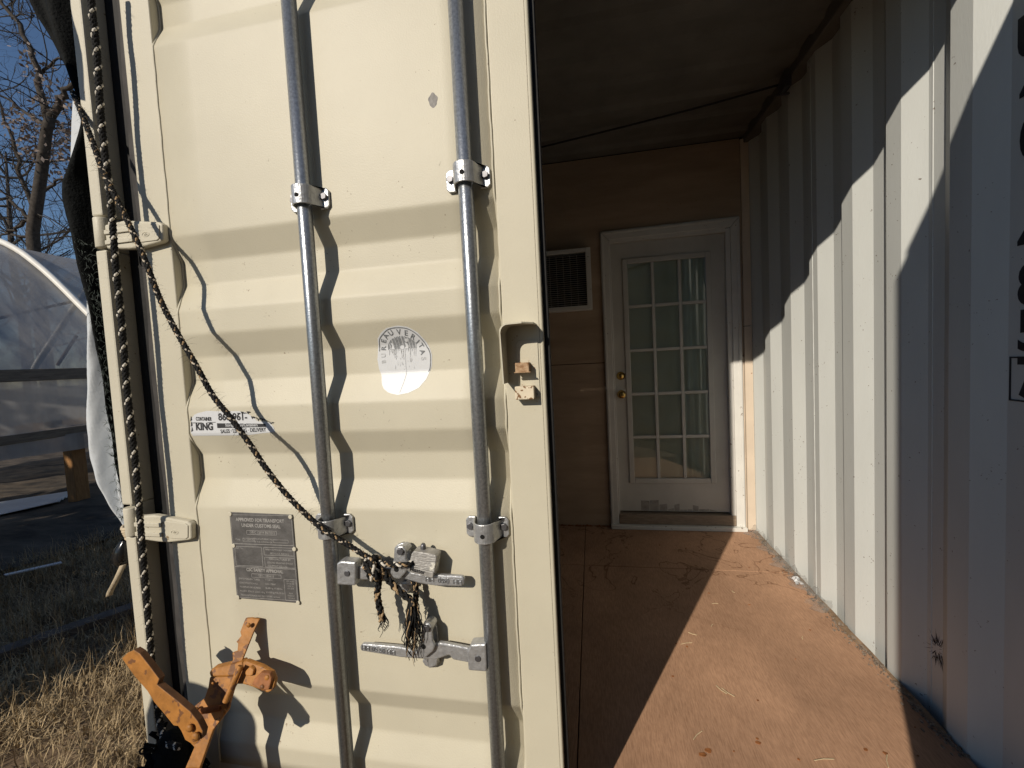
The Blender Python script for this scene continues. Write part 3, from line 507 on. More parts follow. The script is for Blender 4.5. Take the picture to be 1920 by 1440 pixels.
# peeling paint along the bottom rail
q = MB(); tops = []
x = .42
pts = []
rp = random.Random(5)
while x < .9:
    wdt = rp.uniform(.03,.075); h = rp.choice([.125,.13,.14,.16,.185,.19]); pts.append((x,h)); pts.append((x+wdt,h+rp.uniform(-.012,.012))); x += wdt+.004
poly_ = [(.42,DY-.0012,.116)]+[(a,DY-.0012,h) for a,h in pts]+[(pts[-1][0]+.01,DY-.0012,.116)]
for (a,h),(c,h2) in zip(pts[::2],pts[1::2]): q.prism([(a,DY-.0001,.116),(c,DY-.0001,.116),(c,DY-.0001,h2),(a,DY-.0001,h)],(0,-.0012,0))
G(q, 'peeled_patch', peel)
for nm,z,R_,dep in (('deadbolt',1.102,.030,.018),('door_knob',.968,.031,.058)):
    q = MB(); cx_ = .311
    prf = [(.0,R_*1.02),(.006,R_),(.010,R_*.7)] if nm == 'deadbolt' else [(0,R_),(.006,R_*.95),(.010,.013),(.028,.012),(.034,.022),(.046,.027),(.056,.023),(.060,.012)]
    if nm == 'deadbolt': prf += [(.018,R_*.66)]
    rows = [[(cx_+rad*math.cos(a), DY-yy, z+rad*math.sin(a)) for a in np.linspace(0,2*math.pi,25)] for yy,rad in prf]
    rows.append([(cx_, DY-prf[-1][0]-.001, z)]*25)
    kb = G(q.sheet(rows), nm, brass, smooth=True)
    q = MB(); q.box(cx_-.0025,cx_+.0025,DY-prf[-1][0]-.003,DY-prf[-1][0],z-.008,z+.008)
    o = q.build('keyhole', black_hole); o.parent = kb; o.matrix_parent_inverse = kb.matrix_world.inverted() if False else kb.matrix_parent_inverse.copy() @ Matrix.Identity(4); o.matrix_parent_inverse = Matrix.Identity(4)
q = MB(); q.box(.262,1.05,D-.020,D+.07,.028,.10); G(q, 'threshold', sill_wood, bevel=.004)
q = MB(); q.box(.202,1.11,D-.055,D-.002,.001,.027); G(q, 'base_trim', white_trim, bevel=.003)

ac = thing('air_conditioner', 'window air conditioner with dark louvred grille set in the plywood wall', 'air conditioner', (-.1,D,1.8))
A = at(ac)
ax0,ax1,az0,az1 = -.42,.130,1.582,2.008
q = MB(); q.box(ax0,ax0+.05,D-.085,D+.02,az0,az1); q.box(ax1-.035,ax1,D-.085,D+.02,az0,az1); q.box(ax0+.05,ax1-.035,D-.0845,D+.02,az1-.028,az1); q.box(ax0+.05,ax1-.035,D-.0845,D+.02,az0,az0+.030); A(q, 'housing', white_trim, bevel=.003)
q = MB(); q.box(ax0+.05,ax1-.035,D-.012,D-.004,az0+.03,az1-.028); A(q, 'coil', mat('dusty_coil', (.03,.03,.028), .9, 0, .5, 60))
nl = 24
for i in range(nl):
    z = az0+.038+i*(az1-az0-.075)/nl; q = MB(); q.prism([(ax0+.05,D-.074,z),(ax0+.05,D-.073,z+.003),(ax0+.05,D-.045,z+.010),(ax0+.05,D-.046,z+.007)], (ax1-ax0-.085,0,0)); A(q, 'louvre', vent_m)
q = MB()
for i in range(9): x = ax0+.07+i*.048; q.box(x,x+.0025,D-.077,D-.0745,az0+.03,az1-.028)
A(q, 'grille_rod', vent_m)

# ------------------------------------------------------------------ container doors
ZF = [(2.6,0),(2.472,0),(2.41,1),(2.335,1),(2.262,1),(2.203,1),(2.140,0),(1.640,0),(1.574,1),(1.509,1),(1.437,0),(1.371,0),(1.308,1),(1.238,1),(1.167,0),(1.093,0),(1.031,1),(.960,1),(.885,0),(.386,0),(.326,1),(.254,1),(.190,0),(0,0)]
ZF = [f for f in ZF if f[0] not in (2.472,2.41,2.335)]
ZF = [(2.6,0),(2.40,0),(2.33,0),(2.265,1),(2.203,1)]+[f for f in ZF if f[0] < 2.2]
DEP = .027
zs_ = [z for z,_ in ZF][::-1]; ds_ = [d*DEP for _,d in ZF][::-1]
def pf(z): return float(np.interp(z, zs_, ds_))
def door_leaf(root, mirror=False):
    sgn = -1 if mirror else 1
    X = lambda a, c: sorted((a*sgn, c*sgn))
    B = at(root)
    parts = []
    q = MB(); x0,x1 = X(-1.107,-1.012); q.box(x0,x1,0,.05,.02,2.52); B(q, 'stile', paint, bevel=.004, seg=3)
    q = MB(); x0,x1 = X(-.098,.0); q.box(x0,x1,0,.05,.02,2.52); B(q, 'stile', paint, bevel=.005, seg=3)
    q = MB(); x0,x1 = X(-1.012,-.098); q.box(x0,x1,.0003,.05,2.40,2.5345); B(q, 'top_rail', paint)
    q = MB(); q.box(x0,x1,.0003,.05,.0205,.12); B(q, 'bottom_rail', paint)
    # corrugated panel with softly rounded folds
    zz = []
    for z,_ in ZF:
        if .12 < z < 2.40:
            for dz in (-.010,-.005,-.002,.002,.005,.010): zz.append(z+dz)
    zz = sorted([.12]+[z for z in zz if .12 < z < 2.40]+list(np.arange(.15,2.4,.05))+[2.399])
    zz = [z for i,z in enumerate(zz) if i == 0 or z-zz[i-1] > .0012]
    def sm(z): return sum(pf(z+d)*g for d,g in ((-.004,.25),(-.002,.25),(.002,.25),(.004,.25)))
    q = MB(); rows = [[(x, sm(z)+.0004, z) for x in np.linspace(x0,x1,9)] for z in zz]
    if mirror: rows = rows
    B(q.sheet(rows), 'corrugated_panel', paint, smooth=True, solid=.0016)
    for xw in (-1.0105,-.0995):
        pts = [(xw*sgn+.0006*math.sin(z*40)+.0004*math.sin(z*113), sm(z)-.0006, z) for z in np.arange(.125,2.39,.012)]
        B(MB().tube(pts, .0032, 5), 'weld_bead', paint, smooth=True)
    return sm
ld = thing('container_door', 'closed cream steel container door with two lock rods and stickers', 'door', (-1.229,0,.02), group='container doors')
sm = door_leaf(ld)
L = at(ld)
gp = MB(); gp.box(-1.2115,-1.108,.046,.0503,.02,2.53); L(gp, 'door_gasket', rubber)
q = MB(); rows = []
for z in np.arange(.02,2.53,.03):
    wv = .003*math.sin(z*9)+.002*math.sin(z*23)
    rows.append([(-1.150+wv,.034,z),(-1.146+wv,.026,z),(-1.128,.022,z),(-1.1075,.020,z)])
L(q.sheet(rows), 'gasket_lip', rubber_lip, smooth=True, solid=.004)
q = MB(); q.box(.0005,.011,.02,.05,.02,2.53); L(q, 'edge_gasket', rubber)
# hinges
def hinge(dz):
    root = MB()
    pts = [(-1.205,-.02,1.688+dz)]+[(x,-.02,z+dz) for x,_,z in DATA['HG1'][1:-1]]+[(-1.205,-.02,1.622+dz)]
    root.prism(pts, (0,.0198,0)); hg = L(root, 'hinge', paint_post, bevel=.005, seg=3)
    i = MB(); i.prism([(x,-.0225,z+dz) for x,_,z in DATA['HG1i']], (0,.003,0))
    for zz in (1.632,1.660): i.box(-1.203,-1.11,-.0245,-.0195,zz+dz,zz+.012+dz)
    o = i.build('hinge_rib', paint_post, bevel=.002); o.parent = hg; o.matrix_parent_inverse = Matrix.Identity(4)
    e = MB(); cx_,_,cz_ = DATA['HG1e'][0]
    e.tube([(cx_+.0115*math.cos(a),-.0228,cz_+dz+.0058*math.sin(a)) for a in np.linspace(0,2*math.pi,25)], .0008, 5, False)
    o = e.build('maker_oval', paint_post); o.parent = hg; o.matrix_parent_inverse = Matrix.Identity(4)
    t = text('maker_mark', 'aki', .010, face_front(cx_,-.0229,cz_+dz), paint_post, depth=.0005); t.parent = hg; t.matrix_parent_inverse = Matrix.Identity(4)
    p_ = MB(); p_.tube([(-1.229,-.006,1.628+dz),(-1.229,-.006,1.712+dz)], .0195, 20)
    o = p_.build('hinge_barrel', paint_post, bevel=.003); o.parent = hg; o.matrix_parent_inverse = Matrix.Identity(4)
    for f in o.data.polygons: f.use_smooth = len(f.vertices) == 4
for dz in (0,-.827): hinge(dz)
# lock rods, clamps, handles
RX = (-.5758,-.1596)
for ix,xr in enumerate(RX):
    q = MB(); q.tube([(xr,-.03,.0),(xr,-.03,2.6)], .0176, 24); rod = L(q, 'lock_rod', galv, smooth=True)
    for zc in (1.685,.849):
        w_ = MB(); path = [(-.050,-.004),(-.031,-.004)]+[(.0235*math.cos(a), -.03-.0235*math.sin(a)*1.0) for a in np.linspace(math.pi*.98, .10*math.pi, 14)]+[(.034,-.006),(.050,-.004)]
        path2 = [(x, min(y,-.004)) for x,y in path]
        pv = []
        for i,(x,y) in enumerate(path2):
            a_ = Vector(path2[min(i+1,len(path2)-1)])-Vector(path2[max(i-1,0)]); nrm = Vector((a_.y,-a_.x)).normalized()*.004
            pv.append((x+nrm.x, y+nrm.y))
        loop_ = path2+pv[::-1]
        w_.prism([(xr+x,y,zc-.0235) for x,y in loop_], (0,0,.047)); cl = L(w_, 'rod_clamp', galv_b, bevel=.0015)
        for sx in (-1,1):
            e = MB(); cx_ = xr+sx*.0415
            e.prism([(cx_+a*.0125, -.0085, zc+c) for a,c in ((-1,-.026),(.4,-.026),(1,-.018),(1,.018),(.4,.026),(-1,.026))] if sx > 0 else [(cx_-a*.0125, -.0085, zc+c) for a,c in ((-1,-.026),(.4,-.026),(1,-.018),(1,.018),(.4,.026),(-1,.026))], (0,.008,0))
            o = e.build('ear_plate', galv_b, bevel=.002); o.parent = cl; o.matrix_parent_inverse = Matrix.Identity(4)
            e = MB(); e.hexa((cx_+sx*.001,-.0085,zc+.003), .0088, .007, 6, .3); o = e.build('bolt', bolt_m, bevel=.001); o.parent = cl; o.matrix_parent_inverse = Matrix.Identity(4)
        e = MB(); e.hexa((xr,-.0574,zc-.004), .0055, .0006, 12); o = e.build('drain_hole', black_hole); o.parent = cl; o.matrix_parent_inverse = Matrix.Identity(4)
def plate(name, key, th, m, parent=None, bevel=.0025, dy=0.0, seg=2):
    q = MB().prism([(x,y+dy,z) for x,y,z in DATA[key]], (0,th,0))
    if parent is None: return L(q, name, m, bevel=bevel, seg=seg)
    o = q.build(name, m, bevel=bevel, seg=seg); o.parent = parent; o.matrix_parent_inverse = Matrix.Identity(4); return o
for hn,bx,cb in (('H1','H1_box','C1'),('H2','H2_box','C2')):
    hb = plate('rod_handle', hn+'_bar', .013, galv_b, bevel=.004, seg=3)
    plate('handle_hub', bx, .030, galv_b, hb, .004)
    q = MB(); rv = DATA[hn+'_riv'][0]; q.hexa((rv[0],-.052,rv[2]), .0075, .003, 14); o = q.build('rivet', bolt_m, bevel=.001); o.parent = hb; o.matrix_parent_inverse = Matrix.Identity(4)
    if hn == 'H1': ts = [('HH  05',-.2925,.7245,3),('50  HH',-.2465,.7225,3)]
    else: ts = [('HH 05',-.4815,.5345,3),('50 HH',-.4325,.5305,4)]
    its = [text('t', s_, .0165, face_front(x,-.0384,z,a), galv_b, depth=.0009, bold=.0004) for s_,x,z,a in ts]
    o = join_text('embossed_lettering', its, galv, None); o.parent = hb; o.matrix_parent_inverse = Matrix.Identity(4)
    ct = plate('handle_catch', cb+'_base', .0115, galv_b, bevel=.003)
    plate('catch_hasp', cb+'_front', .010, galv_b, ct, .003)
    plate('catch_lobe', cb+'_lobe', .010, galv_b, ct, .003)
    fr = DATA[cb+'_front']; bs = DATA[cb+'_bolts']
    q = MB(); q.tube([(bs[0][0],-.012,bs[0][2]-.005),(bs[0][0],-.042,bs[0][2]-.005)], .012, 12); o = q.build('catch_post', galv_b); o.parent = ct; o.matrix_parent_inverse = Matrix.Identity(4)
    q = MB(); q.hexa((bs[0][0],-.05,bs[0][2]), .009, .006); q.hexa((bs[1][0],-.022,bs[1][2]), .009, .005); o = q.build('bolt', bolt_m, bevel=.001); o.parent = ct; o.matrix_parent_inverse = Matrix.Identity(4)
    q = MB(); q.hexa((bs[2][0],-.05,bs[2][2]), .0065, .0006, 12); o = q.build('catch_hole', black_hole); o.parent = ct; o.matrix_parent_inverse = Matrix.Identity(4)
# lock hood: two thin plates standing out of the stile, with a lit back plate, a rusty lug and a block
hood = []
q = MB()
arc = [(-.090,1.202),(-.090,1.318)]+[(-.090+.018*(1-math.cos(a)), 1.318+.018*math.sin(a)) for a in np.linspace(0,math.pi/2,7)]+[(-.040,1.337),(-.016,1.336)]
for (x0,z0),(x1,z1) in zip(arc[:-1],arc[1:]):
    pass
out_, inn_ = arc, [(x+.004 if i < 2 else x+.004*math.cos(min(1,(i-2)/6)*math.pi/2), z-.004*math.sin(max(0,min(1,(i-1)/7))*math.pi/2)) for i,(x,z) in enumerate(arc)]
def hood_depth(x, z):
    d = .068
    if z < 1.215: d = .068-(1.215-z)*.8
    if x > -.03: d = min(d, .068-(x+.03)*1.6)
    return d
rows = [[(x, -.0003, z), (x, -hood_depth(x,z), z)] for x,z in out_]
q.sheet(rows); L(q, 'lock_hood', paint, solid=.0035)
q = MB(); q.prism([(-.066,-.0004,1.165),(-.014,-.0004,1.165),(-.014,-.0004,1.300),(-.060,-.0004,1.300),(-.066,-.0004,1.294)], (0,-.0022,0)); L(q, 'lock_plate', paint, bevel=.0008)
q = MB(); q.box(-.066,-.034,-.030,-.002,1.226,1.248); q.box(-.069,-.030,-.033,-.026,1.2245,1.2265); L(q, 'lock_lug', rust, bevel=.0015)
q = MB(); q.box(-.070,-.025,-.028,.0,1.162,1.193); L(q, 'lock_block', mat('rust_streaked_paint', (.66,.58,.44), .6, 0, .1, 20, .3, 60, .3, spots=(.20,.11,.05), spot_scale=75, spot_thr=.60), bevel=.002)
q = MB()
for i in range(26):
    x = random.uniform(-.088,-.02); z = random.uniform(1.13,1.32) if i % 2 else random.uniform(1.22,1.25); rr_ = random.uniform(.0005,.002)
    q.hexa((x,-.0003 if not -.066 < x < -.014 or not 1.165 < z < 1.30 else -.0027,z), rr_, .0003, 6)
L(q, 'rust_spot', rust)
q = MB(); q.box(-.0098,-.0086,-.0004,0,.05,2.5); L(q, 'edge_seam', mat('seam_grime', (.26,.23,.17), .8, 0, .5, 200))
# grey chip in the paint
hx,_,hz = DATA['hole'][0]
q = MB(); q.prism([(hx+.0115*math.cos(a)*(1+.12*math.sin(5*a)), -.0006, hz+.0165*math.sin(a)*(1+.1*math.cos(4*a))) for a in np.linspace(0,2*math.pi,22)[:-1]], (0,.0009,0)); L(q, 'paint_chip', plate_m)
q = MB(); rsx = random.Random(21)
for i in range(46):
    x = rsx.uniform(-.98,-.12); z = rsx.choice([rsx.uniform(.4,.87), rsx.uniform(1.66,2.12), rsx.uniform(1.38,1.43), rsx.uniform(1.10,1.16), rsx.uniform(.42,.62)]); a = rsx.gauss(1.2,.7); l_ = rsx.uniform(.002,.014); w_ = rsx.uniform(.0004,.0009)
    dx,dz = math.cos(a)*l_, math.sin(a)*l_; y_ = -.0007
    q.add([(x,y_,z),(x+w_,y_,z-w_*.3),(x+dx,y_,z+dz)], [(0,1,2)])
L(q, 'scratch', mat('scratch_grey', (.22,.19,.15), .8))
# stickers and plate (flat print following the panel)
def skin(v): return Vector((v.x, sm(v.z)-.0016+v.y, v.z))
def sticker(name, outline, m, lift=.0, res=14):
    zs2 = [p[2] for p in outline]; q = MB()
    cx_ = sum(p[0] for p in outline)/len(outline)
    rows = []
    Zs = np.linspace(min(zs2)+1e-4, max(zs2)-1e-4, 44)
    for z in Zs:
        xsn = []
        for i in range(len(outline)):
            a, c = outline[i], outline[(i+1) % len(outline)]
            if (a[2]-z)*(c[2]-z) < 0: xsn.append(a[0]+(c[0]-a[0])*(z-a[2])/(c[2]-a[2]))
        rows.append([(x, sm(z)-.0008-lift, z) for x in np.linspace(min(xsn), max(xsn), res)])
    q.sheet(rows); return L(q, name, m, solid=.0004)
em = sticker('round_sticker', DATA['emb'], vinyl)
def child(o, par): o.parent = par; o.matrix_parent_inverse = Matrix.Identity(4); return o
its = []; fade = []
for i,(c,x,y,z,a,s_) in enumerate(DATA['emb_let']):
    t = text('t', c, .0185*s_, face_front(x,0,z,-a), print_grey, fn=skin, bold=.0004)
    (fade if i < 2 or i > 11 else its).append(t)
child(join_text('sticker_lettering', its, print_grey, None), em); child(join_text('sticker_lettering', fade, print_fade, None), em)
ring = [p for p in DATA['emb']]; cxm, czm = -.363, 1.272
q = MB(); rim = []
sel = DATA['emb'][0:12]
for x,_,z in spline(sel, 60): rim.append((cxm+(x-cxm)*.945, z-.0052 if z > 1.3 else z-.001))
for (x0,z0),(x1,z1) in zip(rim[:-1],rim[1:]):
    dx,dz = x1-x0, z1-z0; ln = math.hypot(dx,dz)+1e-9; nx,nz = -dz/ln*.0011, dx/ln*.0011
    vs = [(x0+nx,0,z0+nz),(x0-nx,0,z0-nz),(x1-nx,0,z1-nz),(x1+nx,0,z1+nz)]
    q.add([skin(Vector(v)) for v in vs], [(0,1,2,3)])
child(q.build('sticker_ring', print_grey), em)
rs = random.Random(2)
def top_arch(x): return 1.2995+.0305*math.sqrt(max(0,1-((x+.367)/.0405)**2))
q = MB()
xs_a = np.linspace(-.4065,-.3275,30)
q.sheet([[tuple(skin(Vector((x,.0002,1.2985+.0015*math.sin(x*900)+(top_arch(x)-1.2985)*t_)))) for x in xs_a] for t_ in np.linspace(0,1,6)])
child(q.build('sticker_picture', mat('print_mid', (.23,.24,.25), .6, 0, .3, 160)), em)
q = MB()
for i in range(9):      # pale rays in the picture
    x0 = -.402+i*.0088; w0 = rs.uniform(.0012,.0034); zt = top_arch(x0)-.001
    if zt-1.30 > .006: q.sheet([[tuple(skin(Vector((x0+(zt-z)*.10,-.0001,z)))), tuple(skin(Vector((x0+w0+(zt-z)*.10,-.0001,z))))] for z in np.linspace(1.2985,zt,5)])
child(q.build('sticker_rays', print_fade), em)
q = MB()
def blob(pts): q.add([skin(Vector((x,-.0003,z))) for x,z in pts], [tuple(range(len(pts)))[::-1]])
blob([(-.3525+.0046*math.cos(a), 1.3195+.0046*math.sin(a)) for a in np.linspace(0,6.28,14)[:-1]])
blob([(-.3585,1.3145),(-.3525,1.312),(-.349,1.305),(-.350,1.2985),(-.362,1.2985),(-.3565,1.304)]); blob([(-.3665+.0055*math.cos(a), 1.3025+.0055*math.sin(a)) for a in np.linspace(0,6.28,12)[:-1]])
blob([(-.397,1.3155),(-.3925,1.314),(-.3885,1.306),(-.3875,1.2985),(-.3975,1.2985),(-.394,1.307)])
child(q.build('sticker_shapes', vinyl), em)
q = MB()
for i in range(16):
    x0 = -.404+i*.0048; h_ = rs.uniform(.004,.022); w0 = rs.uniform(.001,.003)
    q.sheet([[tuple(skin(Vector((x0,-.0001,z)))), tuple(skin(Vector((x0+w0*(1-t_*.8),-.0001,z))))] for t_,z in [(t_,1.298-h_*t_) for t_ in np.linspace(0,1,4)]])
child(q.build('sticker_streaks', print_fade), em)
q = MB()
for i in range(34):
    x = rs.uniform(-.40,-.335); z = rs.uniform(1.245,1.298); h_ = rs.uniform(.002,.014); w2 = rs.uniform(.0006,.002)
    q.add([skin(Vector(v)) for v in ((x,-.0001,z),(x+w2,-.0001,z),(x+w2*.4,-.0001,z+h_))], [(0,1,2)])
pth = [(-.3605,1.286),(-.361,1.255),(-.3605,1.232),(-.366,1.21),(-.374,1.187)]
for (x0,z0),(x1,z1) in zip(pth[:-1],pth[1:]): q.add([skin(Vector(v)) for v in ((x0,-.0002,z0),(x0+.0007,-.0002,z0),(x1+.0007,-.0002,z1),(x1,-.0002,z1))], [(0,1,2,3)])
child(q.build('sticker_wear', print_fade), em)
for cx_,cz_,r_ in ((-.3955,1.312,.0045),(-.3455,1.319,.0052),(-.3625,1.303,.0055)):
    pass
sk = sticker('phone_sticker', DATA['stk'], vinyl, res=20)
f2 = lambda v: Vector((v.x, sm(v.z)-.0016, v.z))
its = [text('t','CONTAINER',.0145,face_front(-.958,0,1.1355,2),print_black,fn=f2,squeeze=.62,bold=.0004), text('t','KING',.0275,face_front(-.958,0,1.1135,1),print_black,fn=f2,squeeze=.86,bold=.0012),
       text('t','866-961-',.0275,face_front(-.864,0,1.1385,1),print_black,fn=f2,squeeze=.92,bold=.0007,align='CENTER'), text('t','SALES · LEASING · DELIVERY',.0145,face_front(-.835,0,1.1005,-1),print_black,fn=f2,squeeze=.80,bold=.0003)]
q = MB()
for x0,x1,z0,z1 in ((-1.002,-.982,1.125,1.1265),(-.996,-.965,1.1248,1.1262),(-.947,-.920,1.125,1.1264)): q.add([f2(Vector(v)) for v in ((x0,0,z0),(x1,0,z0),(x1,0,z1),(x0,0,z1))], [(0,1,2,3)])
for i in range(14):
    x0 = -.916+i*.0118; x1 = x0+.0118
    if x1 > -.752: break
    q.add([f2(Vector(v)) for v in ((x0,0,1.1095),(x1,0,1.1092),(x1,0,1.1225-.0004*i),(x0,0,1.1228-.0004*i))], [(0,1,2,3)])
its.append(q.build('t', print_black)); child(join_text('sticker_lettering', its, print_black, None), sk)
f3 = lambda v: Vector((v.x, sm(v.z)-.0021, v.z))
child(text('reversed_lettering','Storage/Office/Containers',.0112,face_front(-.838,0,1.1158,1),vinyl,fn=f3,squeeze=.86,bold=.0002), sk)
q = MB()     # torn dark edge
rt = random.Random(4)
for i in range(18):
    x = -.85+i*.0062; z = 1.150-.0016*i+rt.uniform(-.003,.003) if i > 6 else 1.152+rt.uniform(-.002,.002)
    q.add([f2(Vector(v)) for v in ((x,0,z),(x+rt.uniform(.006,.012),0,z-.002),(x+.004,0,z-rt.uniform(.003,.009)))], [(0,2,1)])
for z in (1.10,1.115,1.13): q.add([f2(Vector(v)) for v in ((-1.003,0,z),(-.996,0,z+.004),(-.999,0,z+.016))], [(0,1,2)])
child(q.build('torn_edge', print_black), sk)
# approval plate
pt = MB(); pt.prism([(-.9005,-.0035,.873),(-.7025,-.0035,.8685),(-.7025,-.0035,.6215),(-.9005,-.0035,.6255)], (0,.0033,0)); dp = L(pt, 'approval_plate', plate_m, bevel=.001)
py = -.0037
def box_line(q, x0,x1,z0,z1,t=.0011):
    for a,b_,c,d in ((x0,x1,z0,z0+t),(x0,x1,z1-t,z1),(x0,x0+t,z0,z1),(x1-t,x1,z0,z1)): q.add([(a,py,c),(b_,py,c),(b_,py,d),(a,py,d)],[(0,1,2,3)])
its = []
def pt_txt(s_, x, z, sz, sq=1.0, al='CENTER', bd=.0): its.append(text('t', s_, sz, face_front(x,py,z,1), plate_l, squeeze=sq, align=al, bold=bd))
pt_txt('APPROVED FOR TRANSPORT',-.805,.851,.0135,.86,bd=.0003); pt_txt('UNDER CUSTOMS SEAL',-.803,.8355,.0135,.86,bd=.0003)
pt_txt('GB/C 12894 BV/2015',-.800,.8165,.0095,.95)
pt_txt('TYPE',-.880,.795,.007); pt_txt('CX-20FC2V',-.846,.7955,.0075); pt_txt("MANUFACTURER'S No.",-.800,.7985,.0062); pt_txt('OF THE CONTAINER',-.800,.790,.0062)
pt_txt('CONT. No.',-.880,.771,.0065); pt_txt('TIMBER COMPONENT TREATMENT',-.752,.769,.0062,.9); pt_txt('IM/TAILEUS-400/2012',-.752,.7585,.0072,.9)
pt_txt('MANUFACTURED BY',-.752,.7425,.008,.9); pt_txt('QIDONG SINGAMAS ENERGY',-.752,.7325,.0068,.9); pt_txt('EQUIPMENT CO., LTD.',-.760,.7235,.0068,.9)
pt_txt('CSC SAFETY APPROVAL',-.803,.709,.0125,.88,bd=.0003); pt_txt('GB/C 12894/15',-.800,.694,.008)
for i,(s1,s2) in enumerate((('DATE MANUFACTURED','11 / 2014'),('IDENTIFICATION No.','CAH 178347'),('MAXIMUM GROSS MASS','30,480 kg  67,200 lbs'),('ALLOW. STACK. LOAD 1.8 g','216,000 kg 476,190 lbs'),('TRANSVERSE RACKING TEST','150,000 newtons'))):
    z = .6835-i*.0118; pt_txt(s1,-.887,z,.0068,.92,'LEFT'); pt_txt(s2,-.805,z,.0068,.92,'LEFT')
for i,s_ in enumerate(('1ST MAIN','DATE OF','MFG 11','AT 2019','','PLUS','TRANSIT','OF MILE')): pt_txt(s_,-.7255,.682-i*.0068,.0056)
q = MB()
box_line(q,-.850,-.755,.8105,.8225,.0010); box_line(q,-.864,-.826,.7905,.8005,.0008); box_line(q,-.768,-.721,.7895,.7985,.0008)
q.add([(-.897,py,.783),(-.706,py,.7825),(-.706,py,.7838),(-.897,py,.7843)],[(0,1,2,3)]); q.add([(-.897,py,.717),(-.706,py,.7165),(-.706,py,.7175),(-.897,py,.718)],[(0,1,2,3)])
box_line(q,-.893,-.806,.7205,.7765); box_line(q,-.800,-.706,.7535,.7765); box_line(q,-.800,-.706,.7195,.7485); box_line(q,-.846,-.752,.6885,.6995,.0009); box_line(q,-.745,-.707,.6275,.688,.0009); box_line(q,-.8975,-.7055,.6285,.8665,.0009)
its.append(q.build('t', plate_l)); child(join_text('plate_lettering', its, plate_l, None), dp)
for x,z in ((-.897,.868),(-.708,.863),(-.895,.778),(-.704,.774),(-.896,.629),(-.706,.624)):
    q = MB(); q.hexa((x,-.003,z), .0058, .003, 12); child(q.build('rivet', paint_post, bevel=.001), dp)
# second leaf, swung half open beside the camera: only its shadow on the side wall is in view
rd = thing('container_door', 'cream container door leaf swung half open, casting the slanted shadow on the right-hand wall', 'door', (0,0,0), group='container doors')
door_leaf(rd, True)
rd.matrix_world = Matrix.Translation((1.2,0,0)) @ Matrix.Rotation(math.radians(49.3), 4, 'Z') @ Matrix.Translation((-1.2,0,0))

# ------------------------------------------------------------------ ropes
def braid(path, R, spacing, cols, name, mats, parent, closed=False, fuzz=0, taper=None):
    n = max(8, int(np.sum(np.linalg.norm(np.diff(np.array(path),axis=0),axis=1))/spacing))
    pts = spline(path, n); T = []
    bs = {k_: MB() for k_ in mats}
    frames = []
    u = None
    for i in range(n):
        t = Vector(pts[min(i+1,n-1)])-Vector(pts[max(i-1,0)]); t.normalize()
        if u is None: u = t.orthogonal().normalized()
        u = (u-t*u.dot(t)).normalized(); frames.append((Vector(pts[i]),u.copy(),t.cross(u)))
    pitch = R*6.6; K = len(cols)//2
    for si,ck in enumerate(cols):
        d = 1 if si < K else -1; ph = 2*math.pi*(si % K)/K
        sp = []
        for i,(p_,u_,w_) in enumerate(frames):
            a = d*2*math.pi*(i*spacing)/pitch + ph
            rad = R*(.66+.16*math.cos(K*a*1.0*d + (0 if d > 0 else math.pi)))
            if taper: rad *= taper(i/n)
            sp.append(p_+(u_*math.cos(a)+w_*math.sin(a))*rad)
        bs[ck].tube(sp, R*(.54 if ck == 'w' else .44), 5)
    objs = []
    for k_,m_ in mats.items():
        if bs[k_].v: objs.append((k_,bs[k_],m_))
    return objs, frames
def fuzz_mb(frames, R, count, ln=.012):
    q = MB()
    for _ in range(count):
        p_,u_,w_ = random.choice(frames); a = random.uniform(0,6.28); dr = u_*math.cos(a)+w_*math.sin(a)
        e = Vector((random.uniform(-1,1),random.uniform(-1,1),random.uniform(-1,1)))*.7+dr
        p0 = p_+dr*R*.9; L_ = ln*random.uniform(.3,1)
        q.tube([p0, p0+e*L_*.5, p0+e*L_+Vector((0,0,-L_*.3))], [.00028,.00022,.0001], 3, False)
    return q
def core(frames, R): return MB().tube([f[0] for f in frames], R*.62, 6)
rv = thing('hanging_rope', 'black and white braided rope hanging straight down beside the door hinges', 'rope', (-1.12,-.064,.28))
RV = at(rv)
objs, fr = braid(DATA['rope_v'], .0072, .0042, ['k','k','w','k','k','k','k','k'], 'r', {'k':rope_k,'w':rope_w}, rv)
for k_,bm,m_ in objs: RV(bm, 'black_strand' if k_ == 'k' else 'white_strand', m_, smooth=True)
RV(core(fr,.0072), 'rope_core', rope_k); RV(fuzz_mb(fr,.0080,500), 'rope_fuzz', rope_k)['kind'] = 'stuff'
rd_ = thing('tie_rope', 'frayed black and tan rope running diagonally from the tarp to the door handle', 'rope', (-.44,-.05,.77))
RD = at(rd_)
objs, fr = braid(DATA['rope_d'], .0063, .0042, ['k','k','t','k','k','k','m','k'], 'r', {'k':rope_k,'w':rope_w,'t':rope_t,'m':rope_m}, rd_)
loops = []
kx,ky,kz = -.4394,-.055,.7673
wraps = [([(-.4394+.0*0,-.055,.772),(-.409,-.06,.771),(-.3806,-.064,.7726),(-.352,-.060,.7723),(-.335,-.03,.768),(-.34,-.012,.755)],.006),
         ([(-.452,-.052,.778),(-.447,-.074,.765),(-.441,-.072,.742),(-.438,-.045,.728),(-.44,-.022,.735),(-.446,-.024,.765),(-.444,-.055,.782),(-.434,-.076,.770),(-.428,-.074,.745),(-.428,-.045,.728)],.0075),
         ([(-.46,-.055,.775),(-.452,-.078,.772),(-.438,-.082,.766),(-.430,-.068,.758),(-.438,-.06,.75),(-.45,-.072,.755)],.0075)]
allobjs = list(objs); frs = list(fr)
